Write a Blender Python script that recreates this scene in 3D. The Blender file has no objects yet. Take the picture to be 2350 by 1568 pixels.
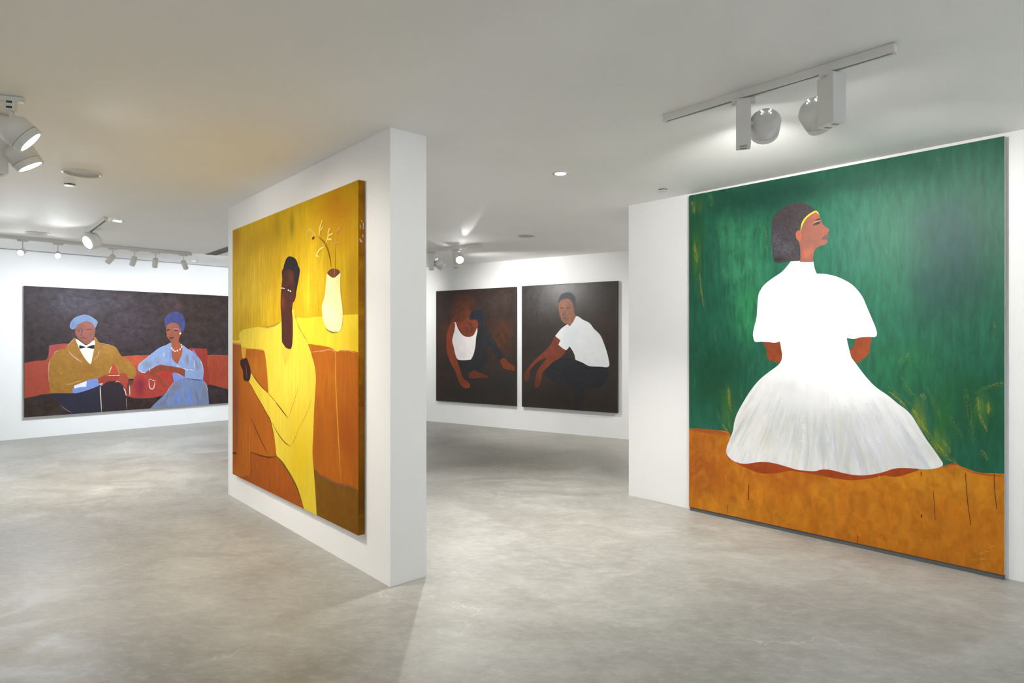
import bpy, bmesh, math, random
from mathutils import Vector, Matrix
from mathutils.geometry import tessellate_polygon

# ------------------------------------------------------------------ camera, world, exposure
F, CX, CY, EYE = 1430.0, 1175.0, 781.0, 1.42        # focal length and optical centre in pixels of the 2350x1568 frame; eye height in m
scene = bpy.context.scene
col = scene.collection
cam_data = bpy.data.cameras.new('camera')
cam = bpy.data.objects.new('camera', cam_data)
col.objects.link(cam)
cam.location = (0, 0, EYE)
cam.rotation_euler = (math.pi / 2, 0, 0)
cam_data.sensor_width = 36.0
cam_data.lens = F / 2350.0 * 36.0
cam_data.shift_y = (CY - 784.0) / 2350.0
cam_data.clip_start = 0.05
scene.camera = cam
world = bpy.data.worlds.new('world')
scene.world = world
world.use_nodes = True
world.node_tree.nodes['Background'].inputs[0].default_value = (0.6, 0.65, 0.7, 1)
world.node_tree.nodes['Background'].inputs[1].default_value = 0.3
scene.view_settings.view_transform = 'Standard'
scene.view_settings.look = 'None'
scene.view_settings.gamma = 1.0
scene.view_settings.use_curve_mapping = False
scene.cycles.transparent_max_bounces = 48          # loose brushwork lies in many thin layers
scene.view_settings.exposure = 1.08

BLUE = (0.74, 0.86, 1.0)
COOL, NEUT, WARM = (0.84, 0.915, 1.0), (1.0, 0.985, 0.955), (1.0, 0.94, 0.84)


def lamp(name, loc, target, watts, size=60, blend=0.8, color=NEUT, radius=0.05, parent=None):
    d = bpy.data.lights.new(name, 'SPOT')
    d.energy = watts
    d.color = color
    d.spot_size = math.radians(size)
    d.spot_blend = blend
    d.shadow_soft_size = radius
    o = bpy.data.objects.new(name, d)
    col.objects.link(o)
    o.location = loc
    o.rotation_euler = (Vector(target) - Vector(loc)).to_track_quat('-Z', 'Y').to_euler()
    return o


# unseen spots added as fill light, without fixtures; most are turned to the walls
for x, y, target, w, size, c in [
        (-3.0, -2.2, (-4.0, -4.5, 1.5), 190, 110, WARM), (0.0, -2.2, (0.0, -4.5, 1.5), 200, 110, NEUT), (3.4, -2.2, (3.6, -4.5, 1.5), 210, 110, COOL),
        (5.0, -1.0, (7.0, -1.6, 1.5), 140, 110, BLUE), (3.9, 0.4, (5.2, 1.4, 1.3), 230, 110, BLUE),
        (-6.6, 0.2, (-9.6, -0.4, 1.5), 170, 110, NEUT), (-8.0, 3.4, (-10.3, 3.4, 1.5), 170, 110, COOL),
        (-7.6, 5.6, (-9.3, 6.7, 1.3), 150, 110, COOL),
        (1.1, 1.0, (-0.62, 3.70, 1.4), 58, 56, NEUT), (-3.4, 3.3, (-1.95, 4.95, 1.35), 52, 80, WARM),
        (-2.9, 8.6, (-4.6, 11.6, 1.4), 70, 110, COOL), (-1.6, 9.4, (-3.0, 11.9, 1.4), 60, 110, NEUT),
        (3.4, 6.4, (3.3, 7.8, 1.3), 150, 110, NEUT)]:
    lamp('fill_spot', (x, y, 2.45), target, w, size=size, blend=1.0, color=c, radius=0.06)
for x, y, w, c in [(-3.9, 2.6, 40, NEUT), (1.6, -1.6, 8, NEUT), (-1.4, -1.8, 8, WARM), (-6.6, 4.4, 70, COOL), (2.9, 5.9, 60, NEUT), (2.5, 1.7, 44, COOL)]:
    lamp('fill_spot_down', (x, y, 2.60), (x, y, 0), w, size=140, blend=1.0, color=c, radius=0.06)


# ------------------------------------------------------------------ photo pixel -> place
def ray(px, py):
    return Vector(((px - CX) / F, 1.0, -(py - CY) / F))


def at_height(px, py, z):
    r = ray(px, py)
    s = (z - EYE) / r.z
    return Vector((r.x * s, s, z))


def floor_pt(px, py):
    p = at_height(px, py, 0.0)
    return Vector((p.x, p.y))


def at_depth(px, py, y):
    r = ray(px, py)
    return Vector((r.x * y, y, EYE + r.z * y))


def ceil_z(x, y):
    return 2.6475 + 0.0033 * x


def on_ceiling(px, py):
    p = at_height(px, py, 2.65)
    return at_height(px, py, ceil_z(p.x, p.y))


# ------------------------------------------------------------------ colours and materials
def lin(c):
    def f(v):
        v = v / 255.0
        return v / 12.92 if v <= 0.04045 else ((v + 0.055) / 1.055) ** 2.4
    return tuple(f(v) for v in c)


def rgba(c, k=1.0):
    return tuple(min(0.95, v * k) for v in lin(c)) + (1.0,)


def new_mat(name):
    m = bpy.data.materials.new(name)
    m.use_nodes = True
    return m, m.node_tree.nodes, m.node_tree.links, m.node_tree.nodes['Principled BSDF']


def N(nodes, kind, **kw):
    n = nodes.new(kind)
    for k, v in kw.items():
        setattr(n, k, v)
    return n


def mix_rgb(nodes, links, fac, a, b, blend='MIX'):
    n = N(nodes, 'ShaderNodeMix', data_type='RGBA', blend_type=blend)
    for sock, val in ((n.inputs[0], fac), (n.inputs[6], a), (n.inputs[7], b)):
        if hasattr(val, 'links'):
            links.new(val, sock)
        else:
            sock.default_value = val
    return n.outputs[2]


def noise(nodes, links, vec, scale, detail=4, rough=0.55, dist=0.0):
    n = N(nodes, 'ShaderNodeTexNoise')
    n.inputs['Scale'].default_value = scale
    n.inputs['Detail'].default_value = detail
    n.inputs['Roughness'].default_value = rough
    n.inputs['Distortion'].default_value = dist
    links.new(vec, n.inputs['Vector'])
    return n


def mapping(nodes, links, vec, scale=(1, 1, 1), loc=(0, 0, 0), rot=(0, 0, 0)):
    m = N(nodes, 'ShaderNodeMapping')
    m.inputs['Scale'].default_value = scale
    m.inputs['Location'].default_value = loc
    m.inputs['Rotation'].default_value = rot
    links.new(vec, m.inputs['Vector'])
    return m.outputs[0]


def maprange(nodes, links, val, a, b, c, d, interp='LINEAR'):
    n = N(nodes, 'ShaderNodeMapRange', interpolation_type=interp, clamp=True)
    links.new(val, n.inputs[0])
    for i, v in enumerate((a, b, c, d)):
        n.inputs[1 + i].default_value = v
    return n.outputs[0]


def mathn(nodes, links, op, a, b=None):
    n = N(nodes, 'ShaderNodeMath', operation=op)
    for s, v in ((n.inputs[0], a), (n.inputs[1], b)):
        if v is None:
            continue
        if hasattr(v, 'links'):
            links.new(v, s)
        else:
            s.default_value = v
    return n.outputs[0]


def plaster(name, base, var=0.02, bump=0.05, rough=0.7):
    m, nd, lk, b = new_mat(name)
    tc = N(nd, 'ShaderNodeTexCoord').outputs['Object']
    n1 = noise(nd, lk, tc, 1.3, 5)
    n2 = noise(nd, lk, tc, 60, 3)
    dark = tuple(v * (1 - 2 * var) for v in base[:3]) + (1,)
    lk.new(mix_rgb(nd, lk, maprange(nd, lk, n1.outputs[0], 0.35, 0.65, 0, 1), dark, base), b.inputs['Base Color'])
    bp = N(nd, 'ShaderNodeBump')
    bp.inputs['Strength'].default_value = bump
    bp.inputs['Distance'].default_value = 0.01
    h = mathn(nd, lk, 'ADD', mathn(nd, lk, 'MULTIPLY', n1.outputs[0], 2.0), mathn(nd, lk, 'MULTIPLY', n2.outputs[0], 0.08))
    lk.new(h, bp.inputs['Height'])
    lk.new(bp.outputs[0], b.inputs['Normal'])
    b.inputs['Roughness'].default_value = rough
    b.inputs['Specular IOR Level'].default_value = 0.25
    return m


def plain(name, base, rough=0.4, metal=0.0, emit=None, estr=0.0):
    m, nd, lk, b = new_mat(name)
    tc = N(nd, 'ShaderNodeTexCoord').outputs['Object']
    n1 = noise(nd, lk, tc, 9, 3)
    dark = tuple(v * 0.94 for v in base[:3]) + (1,)
    lk.new(mix_rgb(nd, lk, n1.outputs[0], dark, base), b.inputs['Base Color'])
    b.inputs['Roughness'].default_value = rough
    b.inputs['Metallic'].default_value = metal
    if emit:
        b.inputs['Emission Color'].default_value = emit
        b.inputs['Emission Strength'].default_value = estr
    return m


def concrete():
    m, nd, lk, b = new_mat('polished_concrete')
    tc = N(nd, 'ShaderNodeTexCoord').outputs['Object']
    big = noise(nd, lk, tc, 0.8, 6, 0.62, 0.9)
    mid = noise(nd, lk, mapping(nd, lk, tc, (1, 1.5, 1), rot=(0, 0, 0.6)), 2.0, 8, 0.66, 1.4)
    fine = noise(nd, lk, mapping(nd, lk, tc, (1, 1.7, 1), rot=(0, 0, 0.7)), 13, 10, 0.76, 0.15)
    speck = noise(nd, lk, tc, 90, 2, 0.5)
    c1, c2 = rgba((154, 151, 142)), rgba((179, 177, 169))
    c = mix_rgb(nd, lk, maprange(nd, lk, big.outputs[0], 0.36, 0.64, 0, 1), c1, c2)
    c = mix_rgb(nd, lk, maprange(nd, lk, mid.outputs[0], 0.36, 0.66, 0.5, 0), c, rgba((132, 129, 120)))
    c = mix_rgb(nd, lk, maprange(nd, lk, fine.outputs[0], 0.5, 0.72, 0, 0.34), c, rgba((206, 204, 197)))
    c = mix_rgb(nd, lk, maprange(nd, lk, fine.outputs[0], 0.3, 0.47, 0.34, 0), c, rgba((118, 114, 105)))
    c = mix_rgb(nd, lk, maprange(nd, lk, speck.outputs[0], 0.68, 0.75, 0, 0.5), c, rgba((110, 106, 98)))
    # hairline repairs and trowel scratches
    wob = N(nd, 'ShaderNodeVectorMath', operation='ADD')
    lk.new(tc, wob.inputs[0])
    sc = N(nd, 'ShaderNodeVectorMath', operation='SCALE')
    lk.new(noise(nd, lk, tc, 1.6, 5, 0.65).outputs['Color'], sc.inputs[0])
    sc.inputs['Scale'].default_value = 0.9
    lk.new(sc.outputs[0], wob.inputs[1])
    vo = N(nd, 'ShaderNodeTexVoronoi', feature='DISTANCE_TO_EDGE')
    vo.inputs['Scale'].default_value = 0.8
    lk.new(wob.outputs[0], vo.inputs['Vector'])
    line = maprange(nd, lk, vo.outputs['Distance'], 0.0, 0.008, 1, 0)
    mask = maprange(nd, lk, noise(nd, lk, tc, 1.1, 2).outputs[0], 0.54, 0.62, 0, 0.4)
    c = mix_rgb(nd, lk, mathn(nd, lk, 'MULTIPLY', line, mask), c, rgba((222, 220, 214)))
    sn = noise(nd, lk, mapping(nd, lk, tc, (1.0, 26.0, 1), rot=(0, 0, 0.75)), 3.0, 3, 0.5, 0.3)
    scr = maprange(nd, lk, sn.outputs[0], 0.66, 0.72, 0, 0.18)
    c = mix_rgb(nd, lk, scr, c, rgba((220, 219, 214)))
    lk.new(c, b.inputs['Base Color'])
    rg = maprange(nd, lk, mid.outputs[0], 0.3, 0.7, 0.34, 0.55)
    lk.new(rg, b.inputs['Roughness'])
    b.inputs['Specular IOR Level'].default_value = 0.42
    bp = N(nd, 'ShaderNodeBump')
    bp.inputs['Strength'].default_value = 0.12
    bp.inputs['Distance'].default_value = 0.004
    lk.new(fine.outputs[0], bp.inputs['Height'])
    lk.new(bp.outputs[0], b.inputs['Normal'])
    return m


M_WALL = plaster('white_wall_paint', (0.84, 0.84, 0.835, 1))
M_CEIL = plaster('white_ceiling_paint', (0.92, 0.915, 0.895, 1), 0.015, 0.12)
M_FLOOR = concrete()
M_WHITE = plain('white_lamp_enamel', (0.74, 0.74, 0.71, 1), 0.35)
M_BLACK = plain('black_conductor', (0.03, 0.03, 0.03, 1), 0.5)
M_GREY = plain('grey_vent_metal', (0.30, 0.30, 0.29, 1), 0.5)
M_DISC = plain('pale_grille_cover', (0.50, 0.50, 0.475, 1), 0.6)
M_GLOW = plain('lit_lens', (1, 1, 1, 1), 0.3, emit=(1, 1, 0.97, 1), estr=14)
M_LEAK = plain('lit_vent_hole', (1, 1, 1, 1), 0.3, emit=(1, 1, 0.97, 1), estr=2.5)
M_HOT = plain('lit_lens_facing_in', (1, 1, 1, 1), 0.3, emit=(0.97, 0.98, 1, 1), estr=60)
M_GAP = plain('shadow_gap', (0.36, 0.36, 0.37, 1), 0.8)


# ------------------------------------------------------------------ mesh helpers
def link(name, mesh, mat=None, parent=None):
    o = bpy.data.objects.new(name, mesh)
    col.objects.link(o)
    if mat:
        mesh.materials.append(mat)
    if parent:
        o.parent = parent
    return o


def from_bm(name, bm, mat=None, parent=None, smooth=False):
    me = bpy.data.meshes.new(name)
    bmesh.ops.recalc_face_normals(bm, faces=bm.faces[:])
    bm.to_mesh(me)
    bm.free()
    if smooth:
        for p in me.polygons:
            p.use_smooth = True
    return link(name, me, mat, parent)


def box_bm(x0, x1, y0, y1, z0, z1, bm=None, bevel=0.0):
    own = bmesh.new()
    bmesh.ops.create_cube(own, size=1.0)
    for v in own.verts:
        v.co = Vector(((x0 + x1) / 2 + v.co.x * (x1 - x0), (y0 + y1) / 2 + v.co.y * (y1 - y0), (z0 + z1) / 2 + v.co.z * (z1 - z0)))
    if bevel:
        bmesh.ops.bevel(own, geom=own.edges[:], offset=bevel, segments=2, affect='EDGES', profile=0.6)
    if bm is None:
        return own
    tmp = bpy.data.meshes.new('tmp')
    own.to_mesh(tmp)
    own.free()
    bm.from_mesh(tmp)
    bpy.data.meshes.remove(tmp)
    return bm


def lathe_bm(profile, n=32, closed_ends=True):
    """profile: list of (radius, height along +Z)."""
    bm = bmesh.new()
    rings = []
    for r, z in profile:
        rings.append([bm.verts.new((max(r, 1e-5) * math.cos(2 * math.pi * i / n), max(r, 1e-5) * math.sin(2 * math.pi * i / n), z)) for i in range(n)])
    for a, b in zip(rings, rings[1:]):
        for i in range(n):
            bm.faces.new((a[i], a[(i + 1) % n], b[(i + 1) % n], b[i]))
    if closed_ends:
        bm.faces.new(rings[0][::-1])
        bm.faces.new(rings[-1])
    return bm


def empty(name, loc, rotz=0.0):
    o = bpy.data.objects.new(name, None)
    o.empty_display_size = 0.1
    col.objects.link(o)
    o.location = loc
    o.rotation_euler = (0, 0, rotz)
    return o


def tag(o, label, cat, group=None):
    o['label'] = label
    o['category'] = cat
    if group:
        o['group'] = group
    return o


def struct(o, label=None):
    o['kind'] = 'structure'
    if label:
        o['label'] = label
    return o


# ------------------------------------------------------------------ room
W_Y = (floor_pt(523.7, 1134.5), floor_pt(895.6, 1348))      # face of the free-standing wall
W_G = (floor_pt(1443, 1137), floor_pt(2350, 1337))          # face of the partition on the right
W_L = (floor_pt(0, 1012), floor_pt(522, 964.5))             # far left wall
W_R = (floor_pt(978, 966), floor_pt(1444.7, 1009.3))        # back wall


def frame2(w):
    t = (w[1] - w[0]).normalized()
    return w[0], t, Vector((-t.y, t.x))                     # point, along (to the right), into the wall


def isect(p, d, q, e):
    k = d.x * e.y - d.y * e.x
    s = ((q.x - p.x) * e.y - (q.y - p.y) * e.x) / k
    return p + d * s


def wall_box(name, a, b, thick, z1, label, flip=1):
    t = (b - a).normalized()
    ang = math.atan2(t.y, t.x)
    o = from_bm(name, box_bm(0, (b - a).length, 0 if flip > 0 else -thick, thick if flip > 0 else 0, 0, z1), M_WALL)
    o.location = (a.x, a.y, 0)
    o.rotation_euler = (0, 0, ang)
    return struct(o, label)


pL, tL, nL = frame2(W_L)
pR, tR, nR = frame2(W_R)
pG, tG, nG = frame2(W_G)
pY, tY, nY = frame2(W_Y)
CORNER = isect(pL, tL, pR, tR)
L0 = pL - tL * 6.0
R1 = isect(pR, tR, Vector((7.0, 0)), Vector((0, 1)))
P3, P4 = Vector((7.0, -4.5)), Vector((-8.0, -4.5))
wall_box('wall_left', L0, CORNER + tL * 0.15, 0.15, 2.82, 'long white gallery wall behind the sofa couple painting')
wall_box('wall_back', CORNER, R1 + tR * 0.1, 0.15, 2.82, 'white back wall behind the two dark paintings')
wall_box('wall_right', R1, P3, 0.15, 2.82, 'white side wall closing the room on the right')
wall_box('wall_rear', P3, P4, 0.15, 2.82, 'white wall behind the viewer')
wall_box('wall_side', P4, L0, 0.15, 2.82, 'white side wall closing the room on the left')
G_END = isect(pG, tG, Vector((7.0, 0)), Vector((0, 1)))
wall_box('wall_partition', pG, G_END, 0.25, 2.675, 'white partition wall carrying the green painting')
c_len = (W_Y[1] - W_Y[0]).length
far_edge = floor_pt(978.3, 1319)
wall_box('wall_center', W_Y[0], W_Y[1], 0.247, 2.652, 'free-standing white wall carrying the yellow painting')

fl = bmesh.new()
fv = [fl.verts.new((p.x, p.y, 0)) for p in (L0, P4, P3, R1, CORNER)]
fl.faces.new(fv)
ext = bmesh.ops.extrude_face_region(fl, geom=fl.faces[:])
for g in ext['geom']:
    if isinstance(g, bmesh.types.BMVert):
        g.co.z -= 0.12
struct(from_bm('floor', fl, M_FLOOR), 'worn grey polished concrete floor')

# ceiling: level main field, a slightly higher strip along the left wall, a gentle rise along the back wall
S_P = pR - nR * 1.45
LS = isect(pL, tL, S_P, tR)
E_P = pL - nL * 2.1
E_END = isect(E_P, tL, S_P, tR)
E_ST = isect(E_P, tL, P4, (L0 - P4).normalized())
S_R = isect(S_P, tR, Vector((7.0, 0)), Vector((0, 1)))
cb = bmesh.new()


def cv(p, z=None):
    return cb.verts.new((p.x, p.y, ceil_z(p.x, p.y) if z is None else z))


a, b_, c_, d_, e_ = cv(E_ST), cv(E_END), cv(S_R), cv(P3), cv(P4)
cb.faces.new((a, b_, c_, d_, e_))
ls = cv(LS)
cc, rr = cv(CORNER, 2.70), cv(R1, 2.70)
cb.faces.new((b_, ls, cc))
cb.faces.new((b_, cc, rr, c_))
ZH = 2.722
a2, b2, ls2, l02 = cv(E_ST, ZH), cv(E_END, ZH), cv(LS, ZH), cv(L0, ZH)
cb.faces.new((a2, b2, ls2, l02))
cb.faces.new((a, b_, b2, a2))
cb.faces.new((b_, ls, ls2, b2))
bmesh.ops.triangulate(cb, faces=cb.faces[:])
ext = bmesh.ops.extrude_face_region(cb, geom=cb.faces[:])
for g in ext['geom']:
    if isinstance(g, bmesh.types.BMVert):
        g.co.z = 2.95
struct(from_bm('ceiling', cb, M_CEIL), 'white plaster ceiling')

g0 = pL - nL * 0.004
tr = from_bm('trim_1', box_bm(-6, 5.0, -0.004, 0.0, 2.708, 2.7215), M_GAP)
tr.location = (g0.x, g0.y, 0)
tr.rotation_euler = (0, 0, math.atan2(tL.y, tL.x))
struct(tr, 'thin grey shadow gap at the top of the left wall')


# ------------------------------------------------------------------ paintings
class Painting:
    def __init__(self, wall, d, u0, u1, z0, z1, name, label, edge_mat, group='large figure paintings'):
        self.p, self.t, self.n = frame2(wall)
        self.d, self.u0, self.u1, self.z0, self.z1 = d, u0, u1, z0, z1
        base = self.p + self.t * u0
        self.root = empty(name, (base.x, base.y, z0), math.atan2(self.t.y, self.t.x))
        tag(self.root, label, 'painting', group)
        w, h = u1 - u0, z1 - z0
        self.w, self.h = w, h
        self.order = 0
        from_bm('canvas', box_bm(0, w, -d, -0.004, 0, h, bevel=0.0015), edge_mat, self.root)
        self.clip = (0.0004, w - 0.0004, 0.0004, h - 0.0004)

    def loc(self, fr, x, y):
        px, py = fr[0] + x / fr[2], fr[1] + y / fr[2]
        r = ray(px, py)
        q = self.p - self.n * self.d
        s = (q.x * self.n.x + q.y * self.n.y) / (r.x * self.n.x + r.y * self.n.y)
        P = r * s
        u = (P.x - self.p.x) * self.t.x + (P.y - self.p.y) * self.t.y
        return Vector((u - self.u0, P.z + EYE - self.z0))

    def y(self):
        self.order += 1
        return -self.d - 0.0002 - 0.00005 * self.order

    def _poly(self, pts, closed=True, step=4):
        """Catmull-Rom through the points; a third value of 1 keeps a sharp corner."""
        out = []
        n = len(pts)
        P = [p[0] for p in pts]
        S = [p[1] for p in pts]
        rng = range(n) if closed else range(n - 1)
        for i in rng:
            p1, p2 = P[i], P[(i + 1) % n]
            p0 = p1 if (S[i] or (not closed and i == 0)) else P[i - 1]
            p3 = p2 if (S[(i + 1) % n] or (not closed and i == n - 2)) else P[(i + 2) % n]
            for k in range(step):
                t = k / step
                t2, t3 = t * t, t * t * t
                out.append(0.5 * ((2 * p1) + (p2 - p0) * t + (2 * p0 - 5 * p1 + 4 * p2 - p3) * t2 + (3 * p1 - p0 - 3 * p2 + p3) * t3))
        if not closed:
            out.append(P[-1])
        return out

    def clamp(self, v):
        c = self.clip
        return Vector((min(max(v.x, c[0]), c[1]), min(max(v.y, c[2]), c[3])))

    def shape(self, name, pts, mat, parent=None, sharp=False):
        """pts: list of (frame, [(x, y[, 1]), ...]) runs traced on the photograph."""
        raw = []
        for fr, run in pts:
            for p in run:
                raw.append((self.loc(fr, p[0], p[1]), sharp or len(p) > 2))
        poly = [self.clamp(v) for v in self._poly(raw)]
        clean = []
        for v in poly:
            if not clean or (v - clean[-1]).length > 1e-4:
                clean.append(v)
        y = self.y()
        verts = [(v.x, y, v.y) for v in clean]
        tris = tessellate_polygon([[Vector((v.x, v.y, 0)) for v in clean]])
        me = bpy.data.meshes.new(name)
        faces = []
        for t in tris:
            a, b, c = (clean[i] for i in t)
            area = (b.x - a.x) * (c.y - a.y) - (c.x - a.x) * (b.y - a.y)
            faces.append(t if area > 0 else (t[0], t[2], t[1]))
        me.from_pydata(verts, [], faces)
        return link(name, me, mat, parent or self.root)

    def full(self, name, mat):
        y = self.y()
        x0, x1, z0, z1 = self.clip
        me = bpy.data.meshes.new(name)
        me.from_pydata([(x0, y, z0), (x1, y, z0), (x1, y, z1), (x0, y, z1)], [], [(0, 1, 2, 3)])
        return link(name, me, mat, self.root)

    def strokes(self, name, runs, mat, parent=None, taper=True, seed=1, joined=False):
        """runs: list of (frame, [(x, y), ...], width in frame units); one mesh per stroke, or one for all when they are loose brushwork."""
        if len(runs) > 1 and not joined:
            return [self.strokes(name, [r], mat, parent, taper, seed + i) for i, r in enumerate(runs)][0]
        rnd = random.Random(seed)
        verts, faces, uvs = [], [], []
        y = self.y()
        for fr, pts, wd in runs:
            line = self._poly([(self.loc(fr, *p[:2]), False) for p in pts], closed=False)
            mid = pts[len(pts) // 2]
            m = (self.loc(fr, mid[0] + 1, mid[1] + 1) - self.loc(fr, mid[0], mid[1]))
            ww = wd * (abs(m.x) + abs(m.y)) / 2 * (1.5 if joined else 1.0)
            base = len(verts)
            dist = rnd.random() * 7
            n = len(line)
            y -= 0.0000005
            for i, v in enumerate(line):
                tan = (line[min(i + 1, n - 1)] - line[max(i - 1, 0)])
                if tan.length < 1e-7:
                    tan = Vector((1, 0))
                tan.normalize()
                nn = Vector((-tan.y, tan.x))
                s = i / max(1, n - 1)
                k = min(1.0, 0.12 + 3.2 * s, 0.12 + 3.2 * (1 - s)) if taper else 1.0
                if i:
                    dist += (v - line[i - 1]).length
                for sg, vv in ((-0.5, 0.0), (0.5, 1.0)):
                    q = self.clamp(v + nn * ww * k * sg)
                    verts.append((q.x, y, q.y))
                    uvs.append((dist * 10, vv + rnd.random() * 0.0))
            for i in range(n - 1):
                q = base + 2 * i
                faces.append((q, q + 2, q + 3, q + 1))
        me = bpy.data.meshes.new(name)
        me.from_pydata(verts, [], faces)
        ul = me.uv_layers.new(name='stroke')
        for lp in me.loops:
            ul.data[lp.index].uv = uvs[lp.vertex_index]
        return link(name, me, mat, parent or self.root)

    def dots(self, name, fr, spots, mat, parent=None):
        y = self.y()
        for i, (x, yy, r) in enumerate(spots):
            c = self.loc(fr, x, yy)
            e = self.loc(fr, x + r, yy) - c
            g = self.loc(fr, x, yy + r) - c
            me = bpy.data.meshes.new(name)
            vs = [(c.x + math.cos(a) * e.x + math.sin(a) * g.x, y, c.y + math.cos(a) * e.y + math.sin(a) * g.y)
                  for a in [-2 * math.pi * k / 12 for k in range(12)]]
            me.from_pydata(vs, [], [tuple(range(12))])
            link(name, me, mat, parent or self.root)

    def paint(self, name, base, k=1.0, var=0.10, streak=(9, 1.6), blobs=(), rough=0.5, bump=0.25, mott=0.0, mcol=None, scale=4.0, spec=0.24, fan=None):
        m, nd, lk, b = new_mat(name)
        tc = N(nd, 'ShaderNodeTexCoord').outputs['Object']
        warp = noise(nd, lk, tc, 2.6, 4, 0.6)
        off = N(nd, 'ShaderNodeVectorMath', operation='SUBTRACT')
        lk.new(warp.outputs['Color'], off.inputs[0])
        off.inputs[1].default_value = (0.5, 0.5, 0.5)
        st = noise(nd, lk, mapping(nd, lk, tc, (streak[0], 1, streak[1])), scale, 7, 0.62, 0.5)
        c = rgba(base, k)
        cur = None
        for fr, (x, yy), (rx, ry), bc, s in blobs:
            ctr = self.loc(fr, x, yy)
            ex = abs(self.loc(fr, x + 1, yy).x - ctr.x) * rx
            ez = abs(self.loc(fr, x, yy + 1).y - ctr.y) * ry
            sc = N(nd, 'ShaderNodeVectorMath', operation='MULTIPLY_ADD')
            lk.new(off.outputs[0], sc.inputs[0])
            sc.inputs[1].default_value = (ex * 1.3, 0, ez * 1.3)
            lk.new(tc, sc.inputs[2])
            sb = N(nd, 'ShaderNodeVectorMath', operation='SUBTRACT')
            lk.new(sc.outputs[0], sb.inputs[0])
            sb.inputs[1].default_value = (ctr.x, 0, ctr.y)
            ml = N(nd, 'ShaderNodeVectorMath', operation='MULTIPLY')
            lk.new(sb.outputs[0], ml.inputs[0])
            ml.inputs[1].default_value = (1 / ex, 0, 1 / ez)
            ln = N(nd, 'ShaderNodeVectorMath', operation='LENGTH')
            lk.new(ml.outputs[0], ln.inputs[0])
            f = maprange(nd, lk, ln.outputs['Value'], 0.1, 1.15, s, 0.0, 'SMOOTHSTEP')
            f = mathn(nd, lk, 'MULTIPLY', f, maprange(nd, lk, st.outputs[0], 0.3, 0.6, 0.55, 1.15))
            cur = mix_rgb(nd, lk, f, cur if cur is not None else c, rgba(bc, k))
        if mott:
            mn = noise(nd, lk, mapping(nd, lk, tc, (1.5, 1, 1)), 5.0, 6, 0.65, 0.8)
            f = maprange(nd, lk, mn.outputs[0], 0.46, 0.66, 0, mott)
            cur = mix_rgb(nd, lk, f, cur if cur is not None else c, rgba(mcol, k))
        if fan:                                             # strokes that spread out from one point, as the brush followed the skirt
            fr, (ax, ay), r0, r1, cols = fan
            ap = self.loc(fr, ax, ay)
            sp = N(nd, 'ShaderNodeSeparateXYZ')
            sb = N(nd, 'ShaderNodeVectorMath', operation='SUBTRACT')
            lk.new(tc, sb.inputs[0])
            sb.inputs[1].default_value = (ap.x, 0, ap.y)
            lk.new(sb.outputs[0], sp.inputs[0])
            ang = mathn(nd, lk, 'ARCTAN2', sp.outputs[0], mathn(nd, lk, 'MULTIPLY', sp.outputs[2], -1.0))
            ln = N(nd, 'ShaderNodeVectorMath', operation='LENGTH')
            lk.new(sb.outputs[0], ln.inputs[0])
            mask = maprange(nd, lk, ln.outputs['Value'], r0, r1, 0, 1, 'SMOOTHSTEP')
            for i, (fc, sc_a, lo, hi, stg) in enumerate(cols):
                cv_ = N(nd, 'ShaderNodeCombineXYZ')
                lk.new(mathn(nd, lk, 'MULTIPLY', ang, sc_a), cv_.inputs[0])
                lk.new(mathn(nd, lk, 'MULTIPLY', ln.outputs['Value'], 2.2), cv_.inputs[1])
                cv_.inputs[2].default_value = i * 7.3
                fnn = noise(nd, lk, cv_.outputs[0], 1.0, 5, 0.6, 0.3)
                f = mathn(nd, lk, 'MULTIPLY', maprange(nd, lk, fnn.outputs[0], lo, hi, 0, stg), mask)
                cur = mix_rgb(nd, lk, f, cur if cur is not None else c, rgba(fc, k))
        g = maprange(nd, lk, st.outputs[0], 0.3, 0.7, 1 - var, 1 + var)
        cmb = N(nd, 'ShaderNodeCombineColor')
        for i in range(3):
            lk.new(g, cmb.inputs[i])
        lk.new(mix_rgb(nd, lk, 1.0, cur if cur is not None else c, cmb.outputs[0], 'MULTIPLY'), b.inputs['Base Color'])
        b.inputs['Roughness'].default_value = rough
        b.inputs['Specular IOR Level'].default_value = spec
        bp = N(nd, 'ShaderNodeBump')
        bp.inputs['Strength'].default_value = bump
        bp.inputs['Distance'].default_value = 0.004
        lk.new(st.outputs[0], bp.inputs['Height'])
        lk.new(bp.outputs[0], b.inputs['Normal'])
        return m


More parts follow.
